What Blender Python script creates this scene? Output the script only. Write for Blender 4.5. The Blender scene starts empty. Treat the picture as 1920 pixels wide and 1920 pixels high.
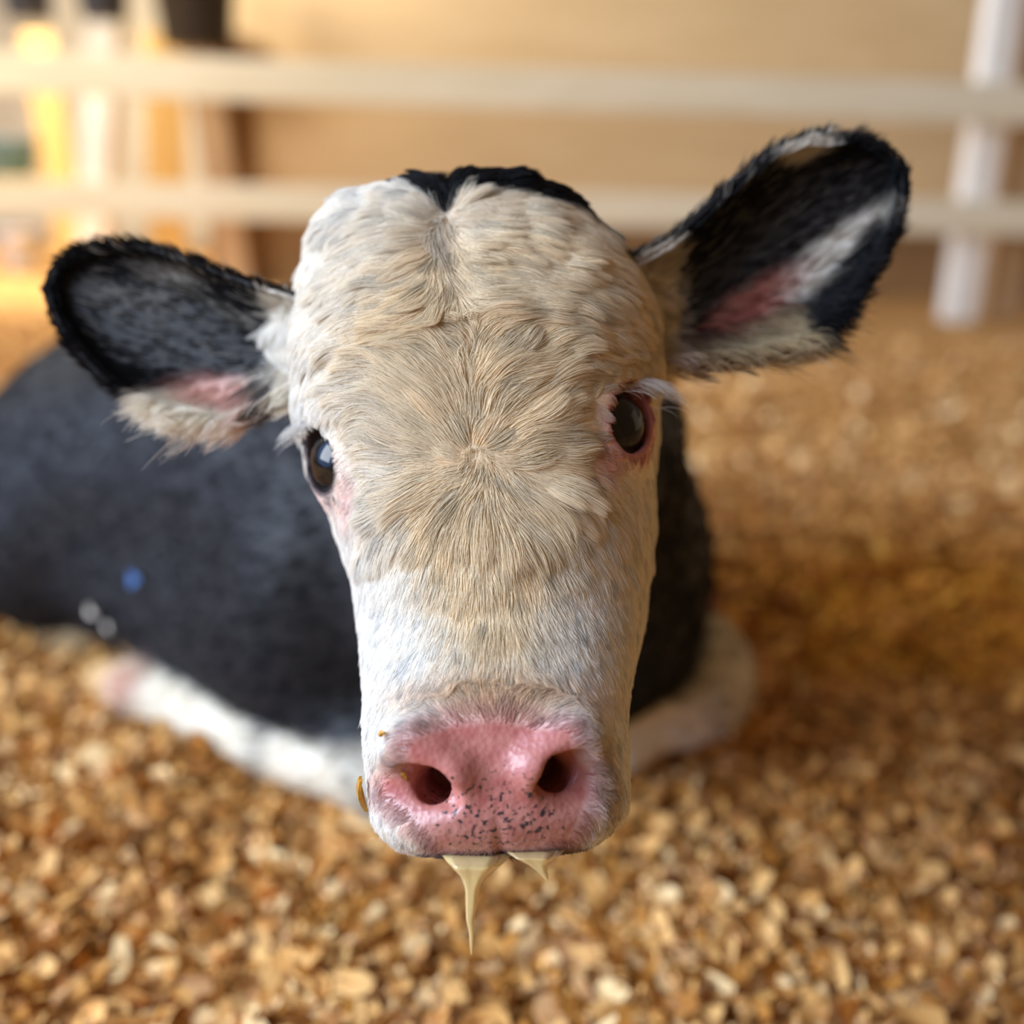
import bpy, bmesh, math, random
import numpy as np
import openvdb
from mathutils import Vector, Matrix, Euler, kdtree

rng = np.random.default_rng(7)
random.seed(7)
scene = bpy.context.scene
col = scene.collection

# ------------------------------------------------------------------ camera, world, lights, exposure
CAM_LOC = Vector((0, 0, 0.54))
cam_data = bpy.data.cameras.new('camera')
cam = bpy.data.objects.new('camera', cam_data)
col.objects.link(cam)
cam_rot = Euler((math.radians(71), 0, 0)).to_matrix() @ Matrix.Rotation(math.radians(1.3), 3, 'Z')
cam.matrix_world = Matrix.Translation(CAM_LOC) @ cam_rot.to_4x4()
cam_data.sensor_width = 36; cam_data.lens = 36
cam_data.clip_start = 0.02
cam_data.dof.use_dof = True
cam_data.dof.focus_distance = 0.395
cam_data.dof.aperture_fstop = 2.9
scene.camera = cam
scene.cycles.max_bounces = 12; scene.cycles.diffuse_bounces = 7; scene.cycles.transmission_bounces = 8

scene.view_settings.view_transform = 'Standard'
scene.view_settings.look = 'None'
scene.view_settings.gamma = 1
scene.view_settings.use_curve_mapping = False
scene.view_settings.exposure = 0.17

world = bpy.data.worlds.new('world'); scene.world = world
world.use_nodes = True
wt = world.node_tree; wt.nodes.clear()
wo = wt.nodes.new('ShaderNodeOutputWorld'); wb = wt.nodes.new('ShaderNodeBackground')
tc = wt.nodes.new('ShaderNodeTexCoord')
dot = wt.nodes.new('ShaderNodeVectorMath'); dot.operation = 'DOT_PRODUCT'
SKY_DIR = Vector((-0.84, -0.32, 0.44)).normalized()
dot.inputs[1].default_value = SKY_DIR
wr = wt.nodes.new('ShaderNodeValToRGB')
wr.color_ramp.elements[0].position = 0.0; wr.color_ramp.elements[0].color = (0.26, 0.155, 0.07, 1)
wr.color_ramp.elements[1].position = 1.0; wr.color_ramp.elements[1].color = (1.0, 1.8, 3.6, 1)
for p, c in ((0.5, (0.27, 0.18, 0.095, 1)), (0.80, (0.40, 0.34, 0.26, 1)), (0.85, (1.0, 1.8, 3.6, 1))):
    e = wr.color_ramp.elements.new(p); e.color = c
wt.links.new(tc.outputs['Generated'], dot.inputs[0])
wt.links.new(dot.outputs['Value'], wr.inputs['Fac'])
wt.links.new(wr.outputs['Color'], wb.inputs['Color'])
wt.links.new(wb.outputs['Background'], wo.inputs['Surface'])
wb.inputs['Strength'].default_value = 0.75

def area_light(name, loc, target, size, power, color):
    ld = bpy.data.lights.new(name, 'AREA'); ld.shape = 'SQUARE'; ld.size = size
    ld.energy = power; ld.color = color
    o = bpy.data.objects.new(name, ld); col.objects.link(o)
    o.location = loc
    o.rotation_euler = (Vector(target) - Vector(loc)).to_track_quat('-Z', 'Y').to_euler()
    return o
area_light('daylight_door', (-1.85, -0.28, 1.30), (0, 0.45, 0.4), 1.4, 76, (0.86, 0.93, 1.0))
area_light('daylight_stall', (-2.7, 2.3, 1.9), (-0.4, 4.62, 0.85), 1.0, 52, (1.0, 0.94, 0.80))
area_light('wall_fill', (-2.3, 4.05, 1.75), (0.0, 4.62, 0.8), 0.6, 62, (1.0, 0.94, 0.82))  # added fill light behind the fence, out of frame, brightens the plywood wall
def spot_light(name, loc, target, angle, power, color, blend=0.4):
    ld = bpy.data.lights.new(name, 'SPOT'); ld.spot_size = math.radians(angle); ld.spot_blend = blend
    ld.energy = power; ld.color = color; ld.shadow_soft_size = 0.05
    o = bpy.data.objects.new(name, ld); col.objects.link(o)
    o.location = loc
    o.rotation_euler = (Vector(target) - Vector(loc)).to_track_quat('-Z', 'Y').to_euler()
    return o
spot_light('sunbeam', (-4.4, 5.3, 3.4), (-2.3, 4.8, 0.0), 36, 1700, (1.0, 0.92, 0.70))

# ------------------------------------------------------------------ helpers
CR = np.array(cam_rot); CL = np.array(CAM_LOC)
def at(px, py, depth):
    """point seen at pixel px, py (1920 frame) at the given depth along the camera axis"""
    px = np.asarray(px, float); py = np.asarray(py, float); depth = np.asarray(depth, float)
    v = np.stack([(px - 960) / 1920 * depth, (960 - py) / 1920 * depth, -depth + 0 * px], -1)
    return v @ CR.T + CL
def project(P):
    q = (np.asarray(P) - CL) @ CR
    d = -q[..., 2]
    return 960 + q[..., 0] / d * 1920, 960 - q[..., 1] / d * 1920, d
def ground_at(px, py, z=0.0):
    r = at(px, py, 1.0) - CL
    return CL + r * ((z - CL[2]) / r[..., 2])

def srgb(r, g, b):
    f = lambda c: ((c / 255 + 0.055) / 1.055) ** 2.4 if c > 10 else c / 255 / 12.92
    return (f(r), f(g), f(b))

def tag(o, label=None, cat=None, group=None, kind=None):
    if label: o['label'] = label
    if cat: o['category'] = cat
    if group: o['group'] = group
    if kind: o['kind'] = kind
    return o
def link(o, parent=None):
    col.objects.link(o)
    if parent is not None: o.parent = parent
    return o
def empty(name, loc, rz=0):
    o = bpy.data.objects.new(name, None); link(o); o.location = loc; o.rotation_euler = (0, 0, rz)
    return o
def mesh_np(name, V, faces, mat=None, parent=None, smooth=True, attrs=None, uniform=None):
    """faces: (n,k) int array (uniform k) or list"""
    me = bpy.data.meshes.new(name)
    V = np.asarray(V, np.float32)
    F = [np.asarray(f, np.int32) for f in (faces if isinstance(faces, list) else [faces])]
    me.vertices.add(len(V)); me.vertices.foreach_set('co', V.ravel())
    loops = np.concatenate([f.ravel() for f in F])
    tot = np.concatenate([np.full(len(f), f.shape[1], np.int32) for f in F])
    start = np.concatenate([[0], np.cumsum(tot)[:-1]]).astype(np.int32)
    me.loops.add(len(loops)); me.loops.foreach_set('vertex_index', loops)
    me.polygons.add(len(tot)); me.polygons.foreach_set('loop_start', start)
    if smooth: me.polygons.foreach_set('use_smooth', np.ones(len(tot), bool))
    me.update(calc_edges=True); me.validate()
    for k, a in (attrs or {}).items(): set_attr(me, k, a)
    if mat: me.materials.append(mat)
    o = bpy.data.objects.new(name, me); link(o, parent)
    return o
def set_attr(me, name, a):
    a = np.asarray(a, np.float32)
    if a.ndim == 1:
        t = me.attributes.new(name, 'FLOAT', 'POINT'); t.data.foreach_set('value', a)
    else:
        if a.shape[1] == 3: a = np.concatenate([a, np.ones((len(a), 1), np.float32)], 1)
        t = me.attributes.new(name, 'FLOAT_COLOR', 'POINT'); t.data.foreach_set('color', a.ravel())

class MB:
    """collects boxes and tubes into one mesh"""
    def __init__(s): s.bm = bmesh.new()
    def box(s, c, size, rot=None, bevel=0.0):
        r = bmesh.ops.create_cube(s.bm, size=1.0)
        vs = r['verts']
        M = Matrix.Translation(c) @ (rot.to_4x4() if rot else Matrix.Identity(4)) @ Matrix.Diagonal((*size, 1))
        bmesh.ops.transform(s.bm, matrix=M, verts=vs)
        if bevel:
            es = list({e for v in vs for e in v.link_edges})
            bmesh.ops.bevel(s.bm, geom=es, offset=bevel, segments=2, affect='EDGES', profile=0.6)
        return s
    def tube(s, pts, radii, seg=10, closed_ends=True):
        rings = []
        pts = [Vector(p) for p in pts]
        for i, p in enumerate(pts):
            d = (pts[min(i + 1, len(pts) - 1)] - pts[max(i - 1, 0)]).normalized()
            a = d.orthogonal().normalized() if i == 0 else (rings_a - d * rings_a.dot(d)).normalized()
            rings_a = a
            b = d.cross(a)
            r = radii[i] if hasattr(radii, '__len__') else radii
            rings.append([s.bm.verts.new(p + (a * math.cos(t) + b * math.sin(t)) * r) for t in [2 * math.pi * k / seg for k in range(seg)]])
        for i in range(len(rings) - 1):
            for k in range(seg):
                s.bm.faces.new((rings[i][k], rings[i][(k + 1) % seg], rings[i + 1][(k + 1) % seg], rings[i + 1][k]))
        if closed_ends:
            s.bm.faces.new(rings[0][::-1]); s.bm.faces.new(rings[-1])
        return s
    def lathe(s, prof, c=(0, 0, 0), seg=32):
        c = Vector(c); rings = []
        for r, z in prof:
            rings.append([s.bm.verts.new(c + Vector((r * math.cos(t), r * math.sin(t), z))) for t in [2 * math.pi * k / seg for k in range(seg)]])
        for i in range(len(rings) - 1):
            for k in range(seg):
                s.bm.faces.new((rings[i][k], rings[i][(k + 1) % seg], rings[i + 1][(k + 1) % seg], rings[i + 1][k]))
        s.bm.faces.new(rings[0][::-1]); s.bm.faces.new(rings[-1])
        return s
    def build(s, name, mat, parent=None, smooth=False):
        me = bpy.data.meshes.new(name)
        bmesh.ops.recalc_face_normals(s.bm, faces=s.bm.faces)
        s.bm.to_mesh(me); s.bm.free()
        if smooth: me.polygons.foreach_set('use_smooth', np.ones(len(me.polygons), bool))
        me.materials.append(mat)
        o = bpy.data.objects.new(name, me); link(o, parent)
        return o

# ------------------------------------------------------------------ materials
def new_mat(name):
    m = bpy.data.materials.new(name); m.use_nodes = True
    nt = m.node_tree
    return m, nt, nt.nodes['Principled BSDF']
def N(nt, t, **kw):
    n = nt.nodes.new(t)
    for k, v in kw.items(): setattr(n, k, v)
    return n
def ramp(nt, stops):
    r = N(nt, 'ShaderNodeValToRGB')
    el = r.color_ramp.elements
    el[0].position, el[0].color = stops[0][0], (*stops[0][1], 1)
    el[1].position, el[1].color = stops[-1][0], (*stops[-1][1], 1)
    for p, c in stops[1:-1]:
        e = el.new(p); e.color = (*c, 1)
    return r
def wood_mat(name, c0, c1, scale=(1, 1, 1), rough=0.7, ns=6.0):
    m, nt, b = new_mat(name)
    tcn = N(nt, 'ShaderNodeTexCoord'); mp = N(nt, 'ShaderNodeMapping'); mp.inputs['Scale'].default_value = scale
    n1 = N(nt, 'ShaderNodeTexNoise'); n1.inputs['Scale'].default_value = ns; n1.inputs['Detail'].default_value = 6; n1.inputs['Distortion'].default_value = 1.2
    r = ramp(nt, [(0.3, c0), (0.7, c1)])
    nt.links.new(tcn.outputs['Object'], mp.inputs[0]); nt.links.new(mp.outputs[0], n1.inputs['Vector'])
    nt.links.new(n1.outputs['Fac'], r.inputs[0]); nt.links.new(r.outputs[0], b.inputs['Base Color'])
    bp = N(nt, 'ShaderNodeBump'); bp.inputs['Strength'].default_value = 0.25; bp.inputs['Distance'].default_value = 0.01
    nt.links.new(n1.outputs['Fac'], bp.inputs['Height']); nt.links.new(bp.outputs[0], b.inputs['Normal'])
    b.inputs['Roughness'].default_value = rough
    return m
def plain_mat(name, c, rough=0.5, noise=0.08, ns=12.0, **kw):
    m, nt, b = new_mat(name)
    n1 = N(nt, 'ShaderNodeTexNoise'); n1.inputs['Scale'].default_value = ns; n1.inputs['Detail'].default_value = 4
    tcn = N(nt, 'ShaderNodeTexCoord'); nt.links.new(tcn.outputs['Object'], n1.inputs['Vector'])
    lo = tuple(max(0, x * (1 - noise)) for x in c); hi = tuple(min(1, x * (1 + noise)) for x in c)
    r = ramp(nt, [(0.3, lo), (0.7, hi)])
    nt.links.new(n1.outputs['Fac'], r.inputs[0]); nt.links.new(r.outputs[0], b.inputs['Base Color'])
    b.inputs['Roughness'].default_value = rough
    for k, v in kw.items(): b.inputs[k].default_value = v
    return m

M_ply = wood_mat('plywood', srgb(212, 178, 124), srgb(224, 192, 140), (0.6, 1, 4), 0.55, 2.5)
M_rail = wood_mat('weathered_board', srgb(216, 198, 158), srgb(234, 218, 182), (0.7, 6, 6), 0.7, 3)
M_plank = wood_mat('yellow_pine', srgb(206, 162, 84), srgb(226, 186, 110), (5, 5, 0.6), 0.6, 3)
M_tan = wood_mat('tan_timber', srgb(176, 142, 100), srgb(198, 166, 124), (5, 5, 0.6), 0.7, 3)
M_brown = wood_mat('brown_timber', srgb(134, 98, 56), srgb(158, 122, 76), (1, 5, 3), 0.7, 3)
M_cream = wood_mat('cream_paint_board', srgb(232, 214, 170), srgb(244, 230, 190), (3, 1, 1), 0.6, 2)
M_white = plain_mat('white_vinyl', srgb(240, 231, 212), 0.35, 0.04)
M_rubber = plain_mat('black_rubber', (0.018, 0.017, 0.018), 0.45, 0.2)
M_navy = plain_mat('navy_plastic', (0.03, 0.035, 0.05), 0.4, 0.2)
M_steel = plain_mat('galvanised_wire', (0.45, 0.45, 0.44), 0.35, 0.1, Metallic=1.0)
M_pail = plain_mat('white_plastic', (0.85, 0.85, 0.83), 0.35, 0.03)
M_teal = plain_mat('grey_blue_plastic', srgb(96, 140, 165), 0.45, 0.15)

def attr_node(nt, name):
    a = N(nt, 'ShaderNodeAttribute'); a.attribute_name = name; return a

# calf skin / short base coat
M_skin, nt, b = new_mat('calf_hide')
a = attr_node(nt, 'coat_color'); w = attr_node(nt, 'wet'); sp = attr_node(nt, 'speckle')
tcn = N(nt, 'ShaderNodeTexCoord')
vor = N(nt, 'ShaderNodeTexVoronoi'); vor.inputs['Scale'].default_value = 420
nz = N(nt, 'ShaderNodeTexNoise'); nz.inputs['Scale'].default_value = 150; nz.inputs['Detail'].default_value = 3
v2 = N(nt, 'ShaderNodeTexNoise'); v2.inputs['Scale'].default_value = 480; v2.inputs['Detail'].default_value = 2
for n in (vor, nz, v2): nt.links.new(tcn.outputs['Object'], n.inputs['Vector'])
# black pigment flecks on the nose pad
mul = N(nt, 'ShaderNodeMath', operation='MULTIPLY_ADD'); mul.inputs[1].default_value = 0.30; mul.inputs[2].default_value = -0.015
nt.links.new(sp.outputs['Fac'], mul.inputs[0])
add = N(nt, 'ShaderNodeMath', operation='ADD'); nt.links.new(mul.outputs[0], add.inputs[0]); nt.links.new(v2.outputs['Fac'], add.inputs[1])
st = N(nt, 'ShaderNodeMapRange'); st.inputs['From Min'].default_value = 0.83; st.inputs['From Max'].default_value = 0.93
nt.links.new(add.outputs[0], st.inputs['Value'])
mx = N(nt, 'ShaderNodeMix', data_type='RGBA'); mx.inputs['B'].default_value = (0.035, 0.03, 0.035, 1)
# mottled pink
mot = N(nt, 'ShaderNodeMix', data_type='RGBA', blend_type='MULTIPLY')
mr = ramp(nt, [(0.3, (0.80, 0.62, 0.62)), (0.65, (1.0, 1.0, 1.0))])
nt.links.new(nz.outputs['Fac'], mr.inputs[0]); nt.links.new(w.outputs['Fac'], mot.inputs['Factor'])
nt.links.new(a.outputs['Color'], mot.inputs['A']); nt.links.new(mr.outputs[0], mot.inputs['B'])
nt.links.new(mot.outputs['Result'], mx.inputs['A']); nt.links.new(st.outputs[0], mx.inputs['Factor'])
nt.links.new(mx.outputs['Result'], b.inputs['Base Color'])
rr = N(nt, 'ShaderNodeMapRange'); rr.inputs['To Min'].default_value = 0.62; rr.inputs['To Max'].default_value = 0.30
nt.links.new(w.outputs['Fac'], rr.inputs['Value']); nt.links.new(rr.outputs[0], b.inputs['Roughness'])
bp = N(nt, 'ShaderNodeBump'); bp.inputs['Distance'].default_value = 0.0009
bs = N(nt, 'ShaderNodeMapRange'); bs.inputs['To Min'].default_value = 0.05; bs.inputs['To Max'].default_value = 0.28
nt.links.new(w.outputs['Fac'], bs.inputs['Value']); nt.links.new(bs.outputs[0], bp.inputs['Strength'])
nt.links.new(vor.outputs['Distance'], bp.inputs['Height']); nt.links.new(bp.outputs[0], b.inputs['Normal'])
b.inputs['Specular IOR Level'].default_value = 0.45
b.inputs['Subsurface Weight'].default_value = 0.0

M_fur, nt, b = new_mat('calf_fur')
a = attr_node(nt, 'hair_color')
nt.links.new(a.outputs['Color'], b.inputs['Base Color'])
b.inputs['Roughness'].default_value = 0.5
b.inputs['Specular IOR Level'].default_value = 0.22
tl = N(nt, 'ShaderNodeBsdfTranslucent'); ms = N(nt, 'ShaderNodeMixShader'); ms.inputs[0].default_value = 0.38
nt.links.new(a.outputs['Color'], tl.inputs['Color'])
nt.links.new(b.outputs[0], ms.inputs[1]); nt.links.new(tl.outputs[0], ms.inputs[2])
nt.links.new(ms.outputs[0], nt.nodes['Material Output'].inputs['Surface'])

M_eye, nt, b = new_mat('calf_eye')
a = attr_node(nt, 'eye_color'); nt.links.new(a.outputs['Color'], b.inputs['Base Color'])
b.inputs['Roughness'].default_value = 0.03; b.inputs['IOR'].default_value = 1.42
b.inputs['Coat Weight'].default_value = 0.0

M_drool, nt, b = new_mat('milky_drool')
b.inputs['Base Color'].default_value = (*srgb(236, 212, 150), 1)
b.inputs['Roughness'].default_value = 0.12; b.inputs['IOR'].default_value = 1.36
b.inputs['Transmission Weight'].default_value = 0.45
b.inputs['Coat Weight'].default_value = 0.6; b.inputs['Coat Roughness'].default_value = 0.05

M_flake, nt, b = new_mat('wood_shavings')
a = attr_node(nt, 'flake_color')
nt.links.new(a.outputs['Color'], b.inputs['Base Color']); b.inputs['Roughness'].default_value = 0.7
b.inputs['Specular IOR Level'].default_value = 0.25

M_floor, nt, b = new_mat('shavings_bed')
tcn = N(nt, 'ShaderNodeTexCoord')
n1 = N(nt, 'ShaderNodeTexNoise'); n1.inputs['Scale'].default_value = 26; n1.inputs['Detail'].default_value = 5
n2 = N(nt, 'ShaderNodeTexNoise'); n2.inputs['Scale'].default_value = 2.2; n2.inputs['Detail'].default_value = 3
wet = attr_node(nt, 'damp')
for n in (n1, n2): nt.links.new(tcn.outputs['Object'], n.inputs['Vector'])
r1 = ramp(nt, [(0.28, srgb(128, 84, 28)), (0.5, srgb(184, 134, 72)), (0.72, srgb(214, 170, 112))])
nt.links.new(n1.outputs['Fac'], r1.inputs[0])
r2 = ramp(nt, [(0.28, srgb(110, 62, 2)), (0.5, srgb(158, 98, 10)), (0.72, srgb(188, 128, 34))])
nt.links.new(n1.outputs['Fac'], r2.inputs[0])
mx = N(nt, 'ShaderNodeMix', data_type='RGBA')
nt.links.new(wet.outputs['Fac'], mx.inputs['Factor']); nt.links.new(r1.outputs[0], mx.inputs['A']); nt.links.new(r2.outputs[0], mx.inputs['B'])
nt.links.new(mx.outputs['Result'], b.inputs['Base Color'])
bp = N(nt, 'ShaderNodeBump'); bp.inputs['Strength'].default_value = 0.8; bp.inputs['Distance'].default_value = 0.02
nt.links.new(n1.outputs['Fac'], bp.inputs['Height']); nt.links.new(bp.outputs[0], b.inputs['Normal'])
b.inputs['Roughness'].default_value = 0.85; b.inputs['Specular IOR Level'].default_value = 0.2

# ------------------------------------------------------------------ floor and walls
def bumps(x, y):
    z = 0.010 * np.sin(x * 9.1 + 1.3 * np.sin(y * 5.2)) * np.cos(y * 7.7 + 0.8) + 0.006 * np.sin(x * 21 + y * 13) * np.sin(y * 19 - x * 7)
    return z
def damp(x, y):
    return np.clip(1.35 - np.hypot((x - 0.50) / 0.62, (y - 1.20) / 0.45), 0, 1)
def ground_z(x, y):
    near = np.clip((2.6 - y) / 1.2, 0, 1)
    return bumps(x, y) * (0.4 + 0.6 * near)
gx = np.linspace(-4.5, 4.5, 361); gy = np.concatenate([np.linspace(-0.6, 2.4, 201), np.linspace(2.42, 7.2, 120)])
GX, GY = np.meshgrid(gx, gy)
idx = np.arange(GX.size).reshape(GX.shape)
F = np.stack([idx[:-1, :-1], idx[:-1, 1:], idx[1:, 1:], idx[1:, :-1]], -1).reshape(-1, 4)
floor = mesh_np('floor', np.stack([GX, GY, ground_z(GX, GY)], -1).reshape(-1, 3), F, M_floor, attrs={'damp': damp(GX, GY).ravel()})
tag(floor, kind='structure')

WALL_Y = 4.62
def unproj_y(px, py, y):
    r = at(px, py, 1.0) - CL
    return CL + r * ((y - CL[1]) / r[..., 1])
wx = unproj_y(452, 300, WALL_Y)[0]
wall = MB().box(((wx + 4.4) / 2, WALL_Y + 0.03, 1.4), (4.4 - wx, 0.06, 2.9)).build('wall_back', M_ply); tag(wall, kind='structure')
kick = MB().box(((wx + 4.4) / 2, WALL_Y - 0.02, 0.14), (4.4 - wx, 0.04, 0.30), bevel=0.005).build('baseboard_back', M_brown); tag(kick, kind='structure')
wr_ = MB().box((4.43, 2.6, 1.4), (0.06, 4.1, 2.9)).build('wall_right', M_ply); tag(wr_, kind='structure')
wl = MB().box((-3.0, 6.6, 1.4), (3.4, 0.06, 2.9)).build('wall_left', M_cream); tag(wl, kind='structure')

# fence: two rails on the far side of the pen and the posts behind them
FY = 3.86
def rail(name, pl, pr, hw, label):
    a = unproj_y(*pl, FY); c = unproj_y(*pr, FY)
    d = Vector(c - a); L = d.length
    rot = d.to_track_quat('X', 'Z').to_matrix()
    o = MB().box((1.0, 0, 0), (L + 2.6, 0.04, hw), None, 0.006).build(name, M_rail)
    o.matrix_world = Matrix.Translation((a + c) / 2) @ rot.to_4x4()
    tag(o, label, 'fence rail', 'boards of the pen fence')
    return o
rail('fence_rail', (0, 136), (1920, 196), 0.135, 'upper pale horizontal fence board running behind the calf')
rail('fence_rail', (0, 370), (1920, 410), 0.120, 'lower pale horizontal fence board behind the calf\'s ears')
def post(name, pxb, pyb, pxt, pyt, y, size, mat, label, cat, group=None, top=None):
    bpt = unproj_y(pxb, pyb, y); tpt = unproj_y(pxt, pyt, y)
    bz = ground_z(bpt[0], y) - 0.02
    d = Vector(tpt - bpt).normalized()
    bpt = Vector(bpt) - d * ((bpt[2] - bz) / d.z) if bpt[2] > bz else Vector((bpt[0], y, bz))
    L = (Vector(tpt) - bpt).length if top is None else top
    o = MB().box((0, 0, L / 2), (size[0], size[1], L), None, 0.008).build(name, mat)
    o.matrix_world = Matrix.Translation(bpt) @ d.to_track_quat('Z', 'Y').to_matrix().to_4x4()
    o.rotation_euler = Euler((0, math.atan2(d.x, d.z), 0)); o.location = bpt
    return tag(o, label, cat, group)
post('fence_post', 1796, 572, 1890, -60, FY + 0.09, (0.105, 0.10), M_white, 'white vinyl post behind the fence boards at the right', 'fence post')
post('timber_post', 1872, 575, 1950, -60, FY + 0.24, (0.13, 0.10), M_tan, 'tan timber post standing just right of the white post', 'post')
post('vinyl_post', 176, 500, 206, -40, 4.3, (0.12, 0.10), M_white, 'white post among the boards left of the plywood wall', 'post')
post('pine_board', 318, 540, 306, 60, 4.5, (0.16, 0.03), M_plank, 'upright yellow pine board left of the tan door post', 'board')
post('corner_post', 452, 560, 372, 60, 4.5, (0.13, 0.12), M_tan, 'tan timber post at the left end of the plywood wall', 'post')
post('pine_plank', 140, 500, 70, 60, 4.75, (0.14, 0.03), M_plank, 'slanting yellow pine plank leaning at the far left', 'board')
brd = post('brown_board', 440, 560, 420, 60, 4.58, (0.20, 0.03), M_brown, 'dark brown upright board beside the plywood wall edge', 'board')

def bucket(name, px, py, y, r, h, mat, label, group=None):
    """a tapered bucket hung by its bail; px, py is its bottom centre"""
    p = unproj_y(px, py, y)
    t = empty(name, Vector(p))
    MB().lathe([(r * 0.70, 0), (r * 0.78, 0.008), (r * 0.97, h * 0.92), (r * 1.04, h * 0.93), (r * 1.05, h), (r * 0.95, h), (r * 0.74, 0.02), (0.01, 0.015)], seg=40).build('bucket_shell', mat, t, True)
    pts = [(r * math.cos(u), 0, h * 0.95 + r * 1.1 * math.sin(u)) for u in np.linspace(0, math.pi, 16)]
    MB().tube(pts, 0.005, 8).build('bail_handle', M_steel, t, True)
    return tag(t, label, 'bucket', group)
bucket('rubber_bucket', 372, 92, 4.25, 0.165, 0.34, M_rubber, 'large black rubber bucket hanging left of the plywood wall', None)
bucket('feed_pail', 196, 38, 4.06, 0.10, 0.26, M_navy, 'dark navy pail hanging beside the white post at the top')
bucket('water_pail', 56, 36, 4.06, 0.10, 0.26, M_navy, 'dark navy pail hanging at the top left corner')
p = ground_at(45, 505)
t = empty('plastic_pail', Vector((p[0], p[1], ground_z(p[0], p[1]) - 0.005)))
MB().lathe([(0.072, 0), (0.078, 0.006), (0.096, 0.17), (0.102, 0.172), (0.103, 0.19), (0.093, 0.19), (0.074, 0.012), (0.01, 0.01)], seg=40).build('pail_shell', M_pail, t, True)
MB().tube([(0.1 * math.cos(u), 0.03 * math.sin(u), 0.18 + 0.06 * math.sin(u)) for u in np.linspace(0, math.pi, 14)], 0.003, 8).build('bail_handle', M_steel, t, True)
tag(t, 'small white plastic pail on the sunlit floor at the far left', 'pail')
p = unproj_y(15, 330, 4.9)
MBt = MB().lathe([(0.12, 0), (0.14, 0.01), (0.17, 0.14), (0.185, 0.145), (0.185, 0.16), (0.16, 0.16), (0.13, 0.03), (0.01, 0.025)], seg=40)
o = MBt.build('feed_tub', M_teal, None, True); o.location = Vector((p[0] - 0.03, 4.9, p[2]))
tag(o, 'grey-blue tub between the two fence boards at the left edge', 'tub')
shelf = MB().box((p[0] - 0.25, 4.95, p[2] - 0.02), (0.9, 0.35, 0.035), None, 0.004).build('plank_shelf', M_plank)
tag(shelf, 'low pine shelf plank carrying the grey-blue tub', 'shelf')

# ------------------------------------------------------------------ signed distance modelling
def smin(a, b, k):
    h = np.clip(0.5 + 0.5 * (b - a) / k, 0, 1)
    return b * (1 - h) + a * h - k * h * (1 - h)
def smax(a, b, k): return -smin(-a, -b, k)
def sd_ell(P, c, r, R=None):
    q = P - np.asarray(c, np.float32)
    if R is not None: q = q @ np.asarray(R, np.float32)
    r = np.asarray(r, np.float32)
    k0 = np.sqrt(((q / r) ** 2).sum(-1)); k1 = np.sqrt(((q / (r * r)) ** 2).sum(-1)) + 1e-9
    return k0 * (k0 - 1) / k1
def sd_cone(P, a, b, ra, rb):
    a = np.asarray(a, np.float32); b = np.asarray(b, np.float32)
    ab = b - a
    t = np.clip(((P - a) @ ab) / (ab @ ab), 0, 1)
    return np.sqrt(((P - a - t[..., None] * ab) ** 2).sum(-1)) - (ra + (rb - ra) * t)
def grid_pts(lo, hi, h):
    ax = [np.arange(lo[i], hi[i] + h, h, dtype=np.float32) for i in range(3)]
    return np.stack(np.meshgrid(*ax, indexing='ij'), -1)
def iso_mesh(D, lo, h):
    g = openvdb.FloatGrid(); g.background = float(4 * h)
    g.copyFromArray(np.clip(D, -4 * h, 4 * h).astype(np.float32))
    V, Q = g.convertToQuads(0.0)
    V = V * h + np.asarray(lo, np.float32)
    Q = Q.astype(np.int32)
    a, b, c, d = (V[Q[:, i]].astype(np.float64) for i in range(4))
    vol = (np.cross(a, b) * c).sum() + (np.cross(a, c) * d).sum()
    return V, (Q if vol > 0 else Q[:, ::-1])

# head frame: x to the image right, y into the head, z towards the poll
TAU = math.radians(14); ROLL = math.radians(5.0)
cR, cU, cF = CR[:, 0], CR[:, 1], -CR[:, 2]
ez0 = math.cos(TAU) * cU + math.sin(TAU) * cF
ey = math.cos(TAU) * cF - math.sin(TAU) * cU
ex = cR * math.cos(ROLL) + ez0 * math.sin(ROLL)
ez = -cR * math.sin(ROLL) + ez0 * math.cos(ROLL)
HB = np.stack([ex, ey, ez], 1)            # columns
H0 = at(897, 960, 0.408)
def to_local(P): return (np.asarray(P) - H0) @ HB
def to_world(q): return np.asarray(q) @ HB.T + H0
def lp(px, py, yl):
    """head-frame point on the plane y = yl that is seen at pixel px, py"""
    px = np.asarray(px, float)
    d = (at(px, py, 1.0) - CL) @ HB; o = (CL - H0) @ HB
    t = (yl - o[1]) / d[..., 1]
    return o + d * t[..., None] if np.ndim(t) else o + d * t

SIL_L = [(700, 352), (640, 365), (600, 402), (580, 450), (574, 480), (571, 520), (569, 560), (562, 600), (555, 650), (550, 700), (551, 750), (557, 800), (568, 850), (588, 900), (604, 950), (622, 1000), (640, 1050), (655, 1100), (663, 1150), (669, 1200), (675, 1250), (681, 1300), (680, 1350), (679, 1400), (683, 1450), (688, 1500), (693, 1550), (706, 1588), (738, 1612), (800, 1625)]
SIL_R = [(1000, 340), (1060, 358), (1100, 385), (1130, 430), (1152, 480), (1178, 520), (1202, 560), (1222, 600), (1236, 650), (1240, 700), (1240, 750), (1236, 800), (1234, 850), (1232, 900), (1230, 950), (1228, 1000), (1224, 1050), (1220, 1100), (1216, 1150), (1206, 1200), (1192, 1250), (1181, 1300), (1178, 1350), (1181, 1400), (1184, 1450), (1184, 1500), (1180, 1550), (1162, 1584), (1110, 1604), (1040, 1612)]
def ysil(py): return np.interp(py, [340, 500, 800, 1100, 1300, 1450, 1620], [0.062, 0.062, 0.055, 0.052, 0.046, 0.030, 0.022])
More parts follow.
